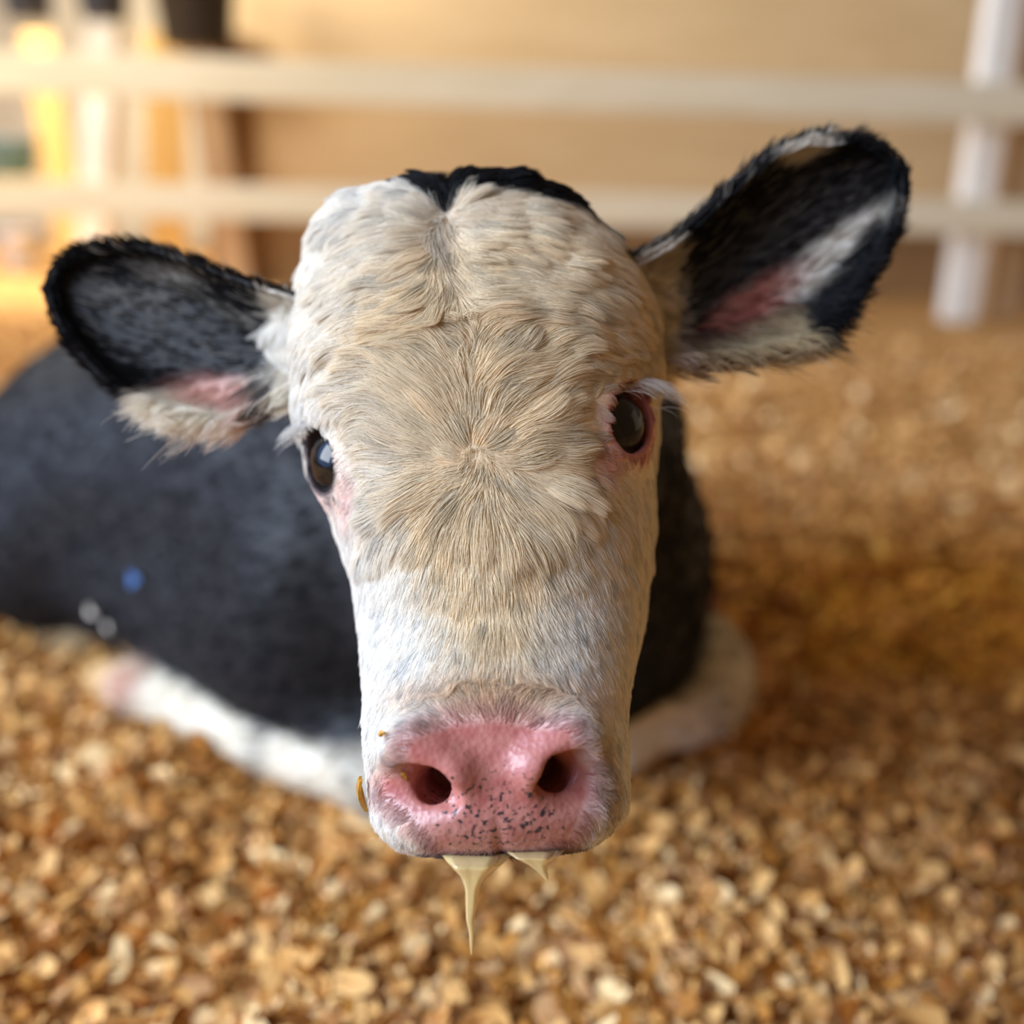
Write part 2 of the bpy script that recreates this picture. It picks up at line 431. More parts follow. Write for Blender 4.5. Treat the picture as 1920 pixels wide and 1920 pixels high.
sl = np.array(SIL_L, float); sr = np.array(SIL_R, float)
qL = lp(sl[:, 0], sl[:, 1], ysil(sl[:, 1])); qR = lp(sr[:, 0], sr[:, 1], ysil(sr[:, 1]))
zt = np.linspace(-0.16, 0.17, 400)
def side(q):
    o = np.argsort(q[:, 2]); return np.interp(zt, q[o, 2], q[o, 0])
xL, xR = side(qL), side(qR)
FURPAD = 0.0022
half = np.maximum((xR - xL) / 2 - FURPAD, 0.004); cen = (xR + xL) / 2
k = np.ones(9) / 9
half = np.convolve(np.pad(half, 4, 'edge'), k, 'valid'); cen = np.convolve(np.pad(cen, 4, 'edge'), k, 'valid')
ZTOP = float(lp(850, 338, 0.05)[2]); ZBOT = float(lp(925, 1612, -0.008)[2])
def tab(z, zs, vs): return np.interp(z, zs, vs)
Zs = [-0.17, ZBOT, ZBOT + 0.012, ZBOT + 0.03, ZBOT + 0.055, ZBOT + 0.075, ZBOT + 0.092, ZBOT + 0.112, 0.025, 0.05, 0.08, 0.11, ZTOP - 0.02, ZTOP - 0.006, 0.2]
print('ZB', ZBOT, ZTOP, Zs); assert all(np.diff(Zs) > 0)
yfront = [0.004, -0.004, -0.013, -0.0175, -0.0165, -0.0125, -0.0095, -0.0105, -0.015, -0.018, -0.018, -0.011, 0.006, 0.022, 0.04]
yback = [0.06, 0.060, 0.064, 0.070, 0.078, 0.09, 0.105, 0.125, 0.150, 0.160, 0.160, 0.152, 0.135, 0.12, 0.10]
ycent = [0.03, 0.024, 0.024, 0.028, 0.036, 0.044, 0.050, 0.052, 0.055, 0.058, 0.062, 0.062, 0.062, 0.062, 0.062]
expo = [2.4, 2.5, 2.6, 2.6, 2.5, 2.3, 2.2, 2.2, 2.35, 2.5, 2.6, 2.6, 2.4, 2.2, 2.2]

def smooth_tab(vs, w=19):
    t = np.interp(zt, Zs, vs); kk = np.hanning(w + 2)[1:-1]; kk /= kk.sum()
    return np.convolve(np.pad(t, w // 2, 'edge'), kk, 'valid')
T_f, T_b, T_c, T_e = (smooth_tab(v) for v in (yfront, yback, ycent, expo))

EYE_R = 0.0185
def unit(v): v = np.asarray(v, float); return v / np.linalg.norm(v)
HH = 0.0013
hlo = (-0.100, -0.040, ZBOT - 0.022); hhi = (0.105, 0.215, ZTOP + 0.012)
P = grid_pts(hlo, hhi, HH)
zz = P[0, 0, :, 2]
A = np.interp(zz, zt, half)[None, None]; Cx = np.interp(zz, zt, cen)[None, None]
YF, YB, YC, EX = (np.interp(zz, zt, t)[None, None].astype(np.float32) for t in (T_f, T_b, T_c, T_e))
dx = np.abs((P[..., 0] - Cx) / A).astype(np.float32)
yy = P[..., 1] - YC
dyf = yy / (YC - YF); dyb = yy / (YB - YC)
dy = np.where(yy < 0, -dyf, dyb)
bexp = np.where(yy < 0, EX, 2.1)
g_ = (dx ** bexp + np.abs(dy) ** bexp) ** (1 / bexp)
D = (g_ - 1) * np.minimum(A, YC - YF)
# rounded ends: poll dome and the lip line
crown = np.interp(P[..., 0], [-0.08, -0.066, -0.05, -0.025, 0.0, 0.03, 0.055, 0.07, 0.09],
                  [ZTOP - 0.03, ZTOP - 0.013, ZTOP - 0.006, ZTOP - 0.006, ZTOP - 0.006, ZTOP - 0.005, ZTOP - 0.013, ZTOP - 0.026, ZTOP - 0.05]).astype(np.float32)
D = smax(D, P[..., 2] - (crown - 0.0145 + 0.004 * np.exp(-((P[..., 0] + 0.052) / 0.012) ** 2) - 0.25 * np.clip(P[..., 1] - 0.05, 0, 1)), 0.014)
liph = np.interp(P[..., 0], lp(np.array([690, 740, 830, 940, 1040, 1110, 1184]), np.array([1584, 1612, 1612, 1609, 1604, 1600, 1566]), 0.0)[:, 0],
                 lp(np.array([690, 740, 830, 940, 1040, 1110, 1184]), np.array([1584, 1612, 1612, 1609, 1604, 1600, 1566]), 0.0)[:, 2]).astype(np.float32)
D = smax(D, liph - P[..., 2], 0.012)
# lower jaw and chin behind the lip, jowls
D = smin(D, sd_ell(P, (0.003, 0.056, ZBOT + 0.032), (0.026, 0.030, 0.032)), 0.010)
# the eyes sit on the sides of the face
def surf_hit(px, py):
    o = (CL - H0) @ HB; d = unit((at(px, py, 1.0) - CL) @ HB)
    for t in np.arange(0.25, 0.6, 0.0006):
        k = np.round((o + d * t - np.array(hlo)) / HH).astype(int)
        if (k >= 0).all() and (k < np.array(D.shape)).all() and D[tuple(k)] < 0: return o + d * t
EYES = []   # centre, gaze axis, corner axis, lid axis
for s, (ex_, ey_), g in ((-1, (602, 858), (-0.80, -0.60, 0.02)), (1, (1181, 784), (0.70, -0.71, 0.02))):
    g = unit(g); c = surf_hit(ex_, ey_) - g * (EYE_R - 0.0022)
    cor = unit(np.array((0.30 * s, 0.30, 0.90)))      # the outer corner is up and back
    cor = unit(cor - g * (cor @ g))
    EYES.append((c, g, cor, np.cross(g, cor)))
    print('EYE', c, surf_hit(ex_, ey_))
# brows and poll bumps
for s, (c, g, cor, up) in zip((-1, 1), EYES):
    D = smin(D, sd_ell(P, c - g * 0.006 + np.array((0, 0.004, 0.026)), (0.018, 0.018, 0.014)), 0.012)
    pass
# forehead ridge on both sides of the midline furrow
mid = lp(838, 420, 0.0); whl = lp(893, 855, -0.015)
D = D + 0.0022 * np.exp(-((P[..., 0] - np.interp(P[..., 2], [whl[2], mid[2]], [whl[0], mid[0]])) / 0.006) ** 2) * np.clip((P[..., 2] - 0.06) / 0.05, 0, 1) * (P[..., 1] < 0.05)
# nose wings (alar folds)
def npt(px, py, yl): return lp(px, py, yl)
D = smin(D, sd_cone(P, npt(774, 1404, -0.011), npt(846, 1450, -0.0150), 0.0108, 0.0072), 0.009)
D = smin(D, sd_cone(P, npt(1068, 1384, -0.011), npt(1010, 1438, -0.0150), 0.0108, 0.0072), 0.009)
# nostrils: a sloping floor that runs inwards under the wing
def carve(D, pts, radii, k):
    h = None
    for a_, b_, ra, rb in zip(pts[:-1], pts[1:], radii[:-1], radii[1:]):
        c_ = sd_cone(P, a_, b_, ra, rb); h = c_ if h is None else smin(h, c_, 0.003)
    return smax(D, -h, k)
D = smax(D, -sd_ell(P, npt(764, 1488, -0.0165), (0.0150, 0.0095, 0.0085)), 0.008)
D = smax(D, -sd_ell(P, npt(1088, 1466, -0.0155), (0.0130, 0.0095, 0.0090)), 0.008)
SLIT_L = [npt(770, 1456, -0.013), npt(806, 1472, -0.013), npt(838, 1497, -0.014)]
SLIT_R = [npt(1074, 1416, -0.013), npt(1044, 1440, -0.013), npt(1024, 1464, -0.013)]
D = carve(D, SLIT_L, (0.0050, 0.0068, 0.0046), 0.0030)
D = carve(D, SLIT_R, (0.0050, 0.0070, 0.0046), 0.0030)
NOSE_L = [npt(798, 1468, -0.010), npt(826, 1474, -0.001), npt(838, 1448, 0.020)]
NOSE_R = [npt(1052, 1440, -0.010), npt(1022, 1456, -0.001), npt(1010, 1430, 0.020)]
D = carve(D, NOSE_L, (0.0064, 0.0072, 0.006), 0.0022)
D = carve(D, NOSE_R, (0.0064, 0.0072, 0.006), 0.0022)
# philtrum groove and a soft bulge below the nostrils
ph = npt(937, 1570, -0.012)
D = D + 0.0012 * np.exp(-((P[..., 0] - ph[0]) / 0.0020) ** 2) * np.clip((npt(937, 1500, -0.012)[2] - P[..., 2]) / 0.012, 0, 1) * (P[..., 1] < 0.02)
# eyelids, openings
for c, g, cor, up in EYES:
    q = P - c.astype(np.float32)
    r = np.sqrt((q ** 2).sum(-1))
    D = smin(D, r - (EYE_R + 0.0030), 0.007)
    ga = q @ g.astype(np.float32); ca = q @ cor.astype(np.float32); ua = q @ up.astype(np.float32)
    op = (np.sqrt((ca / 0.0155) ** 2 + (ua / 0.0128) ** 2) - 1) * 0.0125
    D = smax(D, -np.maximum(op, -ga + 0.001), 0.0016)
# ear stumps
for s, pts in ((-1, ((590, 640, 0.075), (520, 640, 0.085))), (1, ((1190, 580, 0.075), (1262, 545, 0.085)))):
    a_ = lp(*pts[0]); b_ = lp(*pts[1])
    D = smin(D, sd_cone(P, a_, b_, 0.024, 0.017), 0.014)
# start of the neck
nk = to_local(at(985, 860, 0.60))
D = smin(D, sd_cone(P, (0, 0.13, 0.05), nk, 0.055, 0.06), 0.03)
hV, hQ = iso_mesh(D, hlo, HH)
hVw = to_world(hV)
del P, D, g_, dx, dy, dyf, dyb, yy

# trunk, neck and folded legs
BH = 0.006
blo = (-1.15, 0.50, -0.04); bhi = (0.42, 1.75, 0.66)
P = grid_pts(blo, bhi, BH)
B = sd_cone(P, at(940, 800, 0.55), at(1000, 1000, 0.80), 0.058, 0.115)
B = smin(B, sd_cone(P, at(1098, 835, 0.66), at(1040, 1060, 0.80), 0.064, 0.10), 0.03)
B = smin(B, sd_ell(P, at(1010, 1080, 0.84), (0.125, 0.13, 0.135)), 0.05)
B = smin(B, sd_cone(P, at(1000, 1040, 0.86), at(640, 830, 1.05), 0.12, 0.135), 0.06)
B = smin(B, sd_cone(P, at(600, 880, 1.06), at(250, 905, 1.28), 0.165, 0.18), 0.06)
B = smin(B, sd_cone(P, at(250, 920, 1.28), at(60, 960, 1.40), 0.17, 0.155), 0.05)
# thigh and shoulder
B = smin(B, sd_ell(P, at(120, 1010, 1.22), (0.13, 0.10, 0.11)), 0.04)
B = smin(B, sd_ell(P, at(640, 1120, 0.93), (0.10, 0.10, 0.14)), 0.05)
B = smin(B, sd_cone(P, at(330, 1090, 1.15), at(560, 1180, 1.0), 0.10, 0.10), 0.05)
# folded forelegs
LEG = [at(640, 1300, 0.93), at(740, 1455, 0.86), at(520, 1405, 0.925), at(275, 1297, 1.02), at(205, 1277, 1.05)]
B = smin(B, sd_cone(P, LEG[0], LEG[1], 0.050, 0.037), 0.03)
B = smin(B, sd_cone(P, LEG[1], LEG[2], 0.035, 0.026), 0.015)
B = smin(B, sd_cone(P, LEG[2], LEG[3], 0.0255, 0.027), 0.015)
B = smin(B, sd_cone(P, LEG[3], LEG[4], 0.028, 0.024), 0.012)
KN = [at(1140, 1190, 0.90), at(1285, 1268, 0.92), at(1150, 1360, 0.90), at(1010, 1400, 0.95)]
B = smin(B, sd_cone(P, KN[0], KN[1], 0.062, 0.056), 0.03)
B = smin(B, sd_cone(P, KN[1], KN[2], 0.055, 0.036), 0.02)
B = smin(B, sd_cone(P, KN[2], KN[3], 0.034, 0.026), 0.02)
# hind foot showing beside the flank
B = smin(B, sd_cone(P, at(60, 1180, 1.32), at(150, 1235, 1.20), 0.05, 0.035), 0.02)
# loose skin folds over ribs and flank
B = B + 0.006 * np.sin(P[..., 0] * 34 + 2.2 * np.sin(P[..., 2] * 11) + P[..., 1] * 14) * np.clip((P[..., 2] - 0.06) / 0.1, 0, 1) * np.clip((0.02 - P[..., 0]) / 0.15, 0, 1)
B_FLOOR = B[:, :, int(round((0.012 - blo[2]) / BH))].copy()
bV, bQ = iso_mesh(B, blo, BH)
del P, B

# ears: curved scoops between an upper and a lower rim
def resample(pts, n):
    p = np.array(pts, float); d = np.concatenate([[0], np.cumsum(np.hypot(*np.diff(p, axis=0).T))])
    t = np.linspace(0, d[-1], n); return np.stack([np.interp(t, d, p[:, 0]), np.interp(t, d, p[:, 1])], -1)
def smooth_line(p, it=3):
    for _ in range(it): p[1:-1] = (p[:-2] + 2 * p[1:-1] + p[2:]) / 4
    return p
EARS = [
    dict(side=-1, U=[(610, 575), (560, 560), (480, 537), (400, 508), (330, 480), (270, 464), (200, 462), (150, 472), (110, 494), (95, 540)],
         L=[(610, 710), (545, 735), (500, 760), (420, 795), (330, 775), (245, 745), (205, 718), (170, 685), (133, 640), (104, 592), (95, 548)],
         d0=0.470, d1=0.50, cup=0.030),
    dict(side=1, U=[(1150, 500), (1200, 482), (1250, 456), (1300, 417), (1350, 367), (1400, 324), (1440, 290), (1500, 264), (1560, 259), (1620, 264), (1667, 284), (1690, 318)],
         L=[(1225, 690), (1268, 682), (1310, 678), (1390, 670), (1460, 655), (1524, 637), (1562, 600), (1602, 562), (1642, 500), (1680, 430), (1693, 370), (1692, 326)],
         d0=0.470, d1=0.495, cup=0.030)]
NS, NV = 70, 41
def ear_mid(e, s, v):
    """surface point for s along the ear, v from -1 lower rim to 1 upper rim"""
    U = e['Us']; L = e['Ls']
    t = np.linspace(0, 1, len(U))
    u = np.stack([np.interp(s, t, U[:, i]) for i in (0, 1)], -1); l = np.stack([np.interp(s, t, L[:, i]) for i in (0, 1)], -1)
    w = ((v + 1) / 2)[..., None]
    p = l * (1 - w) + u * w
    vv = np.clip((v + 0.25) / np.where(v > -0.25, 1.25, 0.75), -1, 1)
    dep = e['d0'] + (e['d1'] - e['d0']) * s + e['cup'] * np.sqrt(np.clip(1 - vv ** 2, 0, 1)) * (1 - 0.75 * s ** 2) - 0.004 * (1 - s)
    return at(p[..., 0], p[..., 1], dep)
ear_meshes = []
for e in EARS:
    e['Us'] = smooth_line(resample(e['U'], 60), 2); e['Ls'] = smooth_line(resample(e['L'], 60), 2)
    S, V_ = np.meshgrid(np.linspace(0, 1, NS), np.sin(np.linspace(-1, 1, NV) * math.pi / 2), indexing='ij')
    M = ear_mid(e, S, V_)
    ds = np.gradient(M, axis=0); dv = np.gradient(M, axis=1)
    n = np.cross(ds, dv); n /= np.linalg.norm(n, axis=-1, keepdims=True) + 1e-9
    tocam = CL - M
    sg = np.sign((n * tocam).sum(-1))[NS // 3, NV - 8]
    n = n * sg
    th = (0.0030 * np.sqrt(np.clip(1 - V_ ** 2, 0, 1)) + 0.0006) * np.clip((1 - S) * 12 + 0.2, 0, 1)
    front = M + n * th[..., None]; back = M - n * th[..., None]
    V3 = np.concatenate([front.reshape(-1, 3), back.reshape(-1, 3)])
    I = np.arange(NS * NV).reshape(NS, NV); J = I + NS * NV
    q = lambda K: np.stack([K[:-1, :-1], K[1:, :-1], K[1:, 1:], K[:-1, 1:]], -1).reshape(-1, 4)
    fs = [q(I), q(J)[:, ::-1]]
    def strip(a, b_): return np.stack([a[:-1], b_[:-1], b_[1:], a[1:]], -1)
    fs += [strip(I[:, 0], J[:, 0])[:, ::-1], strip(I[:, -1], J[:, -1]), strip(I[0], J[0]), strip(I[-1], J[-1])[:, ::-1]]
    Q = np.concatenate(fs)
    a, b_, c, d = (V3[Q[:, i]] for i in range(4))
    if (np.cross(a, b_) * c).sum() + (np.cross(a, c) * d).sum() < 0: Q = Q[:, ::-1]
    e['n_sign'] = sg; e['V3'] = V3
    ear_meshes.append((V3, Q))

def to_bm(V, Q, name):
    o = mesh_np(name, V, Q); me = o.data
    bm = bmesh.new(); bm.from_mesh(me); bmesh.ops.recalc_face_normals(bm, faces=bm.faces); bm.to_mesh(me); bm.free()
    return o
tmp_h = to_bm(hVw, hQ, 'tmp_head'); tmp_b = to_bm(bV, bQ, 'tmp_body')
tmp_e = [to_bm(v, q, 'tmp_ear') for v, q in ear_meshes]
for other in [tmp_b] + tmp_e:
    m = tmp_h.modifiers.new('join', 'BOOLEAN'); m.operation = 'UNION'; m.object = other; m.solver = 'MANIFOLD'
bpy.context.view_layer.update()
dg = bpy.context.evaluated_depsgraph_get()
body_me = bpy.data.meshes.new_from_object(tmp_h.evaluated_get(dg))
print('UNION', len(hVw), len(bV), [len(v) for v, _ in ear_meshes], '->', len(body_me.vertices))
for o in [tmp_h, tmp_b] + tmp_e:
    me = o.data; bpy.data.objects.remove(o); bpy.data.meshes.remove(me)

# ------------------------------------------------------------------ coat colours
WHITE = np.array((0.90, 0.88, 0.83)); CREAM = np.array((0.84, 0.70, 0.47)); BLACK = np.array((0.012, 0.012, 0.014))
PINK = np.array((0.51, 0.20, 0.165)); PALEPINK = np.array((0.70, 0.42, 0.38)); STAIN = np.array((0.42, 0.25, 0.09))
def blob(px, py, cx, cy, rx, ry, ang=0.0, soft=0.35):
    c, s = math.cos(math.radians(ang)), math.sin(math.radians(ang))
    x = (px - cx) * c + (py - cy) * s; y = -(px - cx) * s + (py - cy) * c
    r = np.hypot(x / rx, y / ry)
    return np.clip((1 + soft / 2 - r) / soft, 0, 1)
def mixc(c, new, w): return c * (1 - w[..., None]) + np.asarray(new) * w[..., None]
def poly_mask(px, py, poly, soft):
    """signed distance to a polygon -> 0..1 mask"""
    poly = np.array(poly, float); n = len(poly)
    dmin = np.full(px.shape, 1e9); ins = np.zeros(px.shape, bool)
    for i in range(n):
        a, b_ = poly[i], poly[(i + 1) % n]
        ab = b_ - a; t = np.clip(((px - a[0]) * ab[0] + (py - a[1]) * ab[1]) / (ab @ ab), 0, 1)
        dmin = np.minimum(dmin, np.hypot(px - a[0] - t * ab[0], py - a[1] - t * ab[1]))
        cr = ((a[1] > py) != (b_[1] > py)) & (px < (b_[0] - a[0]) * (py - a[1]) / (b_[1] - a[1] + 1e-12) + a[0])
        ins ^= cr
    sd = np.where(ins, dmin, -dmin)
    return np.clip(0.5 + sd / soft, 0, 1)
# the head's patches are laid out on the flat map of the face (front view units)
PAD = [(750, 1386), (790, 1362), (850, 1345), (900, 1338), (960, 1340), (1010, 1352), (1060, 1352), (1086, 1360), (1088, 1400), (1112, 1440), (1116, 1490), (1098, 1545), (1070, 1592), (1000, 1606), (940, 1612), (870, 1612), (815, 1605), (790, 1560), (745, 1522), (704, 1492), (706, 1450), (748, 1436)]
def pad_mask(px, py, yl): return poly_mask(px, py, PAD, 44) * (yl < 0.05)
def crown_black(px, py, yl):
    yb = np.interp(px, [560, 720, 770, 805, 835, 860, 890, 950, 1010, 1070, 1110, 1140, 1160], [250, 300, 352, 374, 402, 376, 362, 362, 374, 388, 408, 436, 470])
    return np.clip((yb - py) / 8 + 0.5, 0, 1)
def head_color(P):
    """base coat colour, wetness and flecks for points of the head"""
    px, py, d = project(P); q = to_local(P)
    c = np.broadcast_to(WHITE, P.shape).copy()
    # dirty cream on midface and forehead; right cheek cream also paints in warm bounce light
    w = 0.75 * blob(px, py, 900, 820, 200, 250, 0, 1.2) + 0.85 * blob(px, py, 925, 1080, 95, 270, -3, 1.2) + 0.65 * blob(px, py, 880, 560, 260, 200, 0, 1.2) + 0.5 * blob(px, py, 1060, 560, 180, 260, 0, 1.2) + 0.45 * blob(px, py, 1190, 900, 110, 420, 0, 1.2)
    c = mixc(c, CREAM, np.clip(w, 0, 0.9))
    c = mixc(c, (0.66, 0.46, 0.28), 0.8 * blob(px, py, 940, 1300, 170, 46, 0, 1.0))
    yl = q[..., 1]
    c = mixc(c, STAIN, 0.6 * blob(px, py, 1135, 1450, 22, 95, -8, 0.9) * (yl < 0.06) + 0.4 * blob(px, py, 728, 1430, 30, 28, 0, 0.9))
    # pink rims of the eyes
    for (e, g, cor, up), pinkness in zip(EYES, (0.45, 1.0)):
        v = q - e; r = np.linalg.norm(v, axis=-1); va = (v @ g) / (r + 1e-9)
        ring = np.clip((0.0260 - r) / 0.004, 0, 1)
        c = mixc(c, PALEPINK, ring * pinkness)
        ca = v @ cor; ua = v @ up
        rim = np.clip(1.6 - np.abs(np.sqrt((ca / 0.0155) ** 2 + (ua / 0.0128) ** 2) - 1) / 0.16, 0, 1) * (va > 0.2) * (r < 0.0245)
        c = mixc(c, (0.05, 0.035, 0.035) if pinkness < 0.9 else (0.40, 0.13, 0.11), rim)
        c = mixc(c, (0.03, 0.022, 0.02), (r < 0.0195) * 1.0)
    t = blob(px, py, 1130, 860, 40, 30, 0, 1.0) * 0.8 + blob(px, py, 660, 930, 26, 50, 10, 1.0) * 0.5
    c = mixc(c, PALEPINK, np.clip(t, 0, 1) * (yl < 0.06))
    pad = pad_mask(px, py, yl) * (q[..., 2] < ZBOT + 0.07)
    c = mixc(c, PINK, pad)
    c = mixc(c, (0.50, 0.27, 0.22), pad * np.clip((py - 1500) / 60, 0, 1) * 0.6)
    lipl = np.clip((liphz(q[..., 0]) + 0.0035 - q[..., 2]) / 0.002, 0, 1) * (np.abs(px - 955) < 175) * (yl < 0.03)
    c = mixc(c, (0.05, 0.045, 0.05), np.clip(lipl, 0, 1) * 0.85)
    blk = np.maximum(crown_black(px, py, yl) * (q[..., 2] > 0.09), np.clip((yl - 0.118) / 0.012, 0, 1))
    c = mixc(c, BLACK, blk)
    fleck = pad * np.clip(blob(px, py, 930, 1550, 190, 80, 0, 1.2) + 0.5 * blob(px, py, 920, 1450, 120, 70, 0, 1), 0, 1)
    return c, pad, fleck
LIPX = lp(np.array([690, 740, 830, 940, 1040, 1110, 1184]), np.array([1584, 1612, 1612, 1609, 1604, 1600, 1566]), 0.0)
def liphz(x): return np.interp(x, LIPX[:, 0], LIPX[:, 2])
EARW = np.array((0.62, 0.56, 0.47))
def ear_color(P, side, back=False):
    px, py, d = project(P)
    c = np.broadcast_to(BLACK, P.shape).copy()
    if side < 0:
        w = 0.32 * blob(px, py, 335, 515, 62, 20, 18, 0.9) + 0.10 * blob(px, py, 260, 560, 80, 20, 10, 0.9) + 0.15 * blob(px, py, 440, 590, 60, 10, 30, 0.8)
        c = mixc(c, EARW * 0.8, np.clip(w, 0, 1))
        low = np.clip((py - np.interp(px, [230, 280, 380, 450, 520, 560], [770, 738, 722, 715, 690, 640])) / 22 + 0.5, 0, 1)
        c = mixc(c, EARW * 1.45, low)
        c = mixc(c, (0.55, 0.24, 0.20), 0.75 * blob(px, py, 425, 738, 85, 30, 5, 0.9))
        c = mixc(c, BLACK, 0.9 * blob(px, py, 508, 725, 26, 36, 0, 0.5))
        base = np.clip((px - np.interp(py, [540, 600, 640, 690, 760], [495, 522, 530, 528, 560])) / 14 + 0.5, 0, 1)
        c = mixc(c, EARW * 1.1, base * (py < 720))
    else:
        c = mixc(c, EARW * 1.2, blob(px, py, 1495, 280, 62, 24, -25, 0.5))
        c = mixc(c, EARW * 0.9, np.clip(blob(px, py, 1560, 480, 140, 38, -38, 0.5), 0, 1))
        c = mixc(c, (0.40, 0.13, 0.09), 0.8 * blob(px, py, 1400, 580, 110, 36, -35, 0.8))
        c = mixc(c, (0.50, 0.38, 0.22), np.clip((py - np.interp(px, [1260, 1330, 1420, 1470, 1520, 1560], [650, 640, 605, 580, 610, 660])) / 30 + 0.5, 0, 1) * (px < 1525))  # shade on the lower inner ear is put into this tan
        c = mixc(c, BLACK, np.clip(blob(px, py, 1560, 560, 34, 90, 32, 0.4) + blob(px, py, 1625, 470, 26, 40, 20, 0.5), 0, 1))
        base = np.clip((np.interp(py, [440, 480, 520, 600, 660, 700], [1262, 1272, 1270, 1272, 1268, 1262]) - px) / 14 + 0.5, 0, 1)
        c = mixc(c, EARW * 1.15, base)
    return c
def body_color(P):
    """black trunk, white lower legs"""
    c = np.broadcast_to(BLACK, P.shape).copy()
    def near(pts, radii):
        d = np.full(P.shape[:-1], 1e9)
        for (a, b_), r in zip(zip(pts[:-1], pts[1:]), radii):
            d = np.minimum(d, sd_cone(P, a, b_, r[0], r[1]))
        return d
    d1 = near(LEG[1:], [(0.040, 0.030), (0.030, 0.030), (0.03, 0.03)])
    d2 = near([KN[1], KN[2], KN[3]], [(0.062, 0.05), (0.05, 0.04)])
    d3 = near([at(100, 1210, 1.26), at(150, 1235, 1.20)], [(0.045, 0.045)])
    w = np.clip((0.004 - np.minimum(np.minimum(d1, d2), d3)) / 0.008, 0, 1)
    # the forearm stays black on its inner upper side
    c = mixc(c, (0.78, 0.70, 0.55), w)
    c = mixc(c, (0.34, 0.24, 0.12), np.clip((0.004 - d3) / 0.008, 0, 1))
    hoof = np.clip(1.2 - np.linalg.norm(P - LEG[4], axis=-1) / 0.034, 0, 1)
    c = mixc(c, (0.55, 0.33, 0.13), np.clip(hoof * 3, 0, 1))
    pk = np.clip(1.3 - np.linalg.norm(P - (LEG[3] + 0.35 * (LEG[4] - LEG[3]) + np.array((0, -0.02, 0.015))), axis=-1) / 0.030, 0, 1)
    c = mixc(c, (0.55, 0.26, 0.16), pk * 0.8)
    return c

nv = len(body_me.vertices)
BV = np.empty(nv * 3, np.float32); body_me.vertices.foreach_get('co', BV); BV = BV.reshape(-1, 3).astype(float)
body_me.polygons.foreach_set('use_smooth', np.ones(len(body_me.polygons), bool))
body_me.calc_loop_triangles()
ql = to_local(BV)
is_head = (ql[:, 1] < 0.155) & (np.abs(ql[:, 0]) < 0.115) & (ql[:, 2] > ZBOT - 0.03) & (ql[:, 2] < ZTOP + 0.02)
ear_id = np.zeros(nv, np.int8)
for e, sgn in zip(EARS, (-1, 1)):
    kd = kdtree.KDTree(len(e['V3']))
    for i, v in enumerate(e['V3']): kd.insert(v, i)
    kd.balance()
    bb = (BV > e['V3'].min(0) - 0.004).all(1) & (BV < e['V3'].max(0) + 0.004).all(1)
    for i in np.nonzero(bb)[0]:
        if kd.find(BV[i])[2] < 1e-5: ear_id[i] = sgn
pxx, pyy, _ = project(BV)
for x0 in range(580, 1180, 50):
    m_ = is_head & (np.abs(pxx - x0) < 6) & (ear_id == 0); k_ = np.argmin(np.where(m_, pyy, 9e9)); print('TOP', x0, pyy[k_], ql[k_])
headc, wet_, fleck_ = head_color(BV)
cc = body_color(BV)
cc[is_head] = headc[is_head] * np.where((wet_ > 0.3)[:, None], 1.0, np.array((0.92, 0.83, 0.76)))[is_head]
for sgn in (-1, 1): cc[ear_id == sgn] = ear_color(BV[ear_id == sgn], sgn)
wet_ = np.where(is_head & (ear_id == 0), wet_, 0); fleck_ = np.where(is_head, fleck_, 0)
set_attr(body_me, 'coat_color', cc); set_attr(body_me, 'wet', wet_); set_attr(body_me, 'speckle', fleck_)
body_me.materials.clear(); body_me.materials.append(M_skin)
body_me.name = 'body'
root = empty('calf', Vector((0.02, 0.86, 0.0)))
tag(root, 'black calf with a white face and pink nose lying in the wood shavings', 'calf')
inv = Vector(root.location)
body = bpy.data.objects.new('body', body_me); link(body, root)
body.location = -inv

# ------------------------------------------------------------------ eyes
def uv_sphere(nu, nvv):
    th = np.linspace(0, math.pi, nvv); ph = np.linspace(0, 2 * math.pi, nu, endpoint=False)
    T, Ph = np.meshgrid(th, ph, indexing='ij')
    V = np.stack([np.sin(T) * np.cos(Ph), np.sin(T) * np.sin(Ph), np.cos(T)], -1)
    I = np.arange(nvv * nu).reshape(nvv, nu); I2 = np.roll(I, -1, 1)
    F = np.stack([I[:-1], I[1:], I2[1:], I2[:-1]], -1).reshape(-1, 4)
    return V.reshape(-1, 3), F
for (c, g, cor, up), lab in zip(EYES, ('dark eye reflecting blue sky', 'dark brown eye with a pink rim')):
    V, F = uv_sphere(64, 48)                                   # pole along the gaze
    ang = np.arccos(np.clip(V[:, 2], -1, 1))
    bulge = 1 + 0.06 * np.clip(1 - (ang / 0.75) ** 2, 0, 1)
    Vl = (V[:, :1] * cor + V[:, 1:2] * up + V[:, 2:] * g) * (EYE_R * bulge)[:, None] + c
    colr = np.broadcast_to(np.array((0.045, 0.035, 0.035)), V.shape).copy()       # dark sclera edge
    pup = np.hypot(V[:, 0] / 0.52, V[:, 1] / 0.42)
    colr[ang < 0.78] = (0.010, 0.008, 0.007)
    colr[(pup < 1) & (V[:, 2] > 0)] = (0.004, 0.004, 0.005)
    colr[(ang >= 0.78)] = (0.055, 0.045, 0.045)
    o = mesh_np('eye', to_world(Vl) - np.array(inv), F, M_eye, root, attrs={'eye_color': colr})
    o['label'] = lab

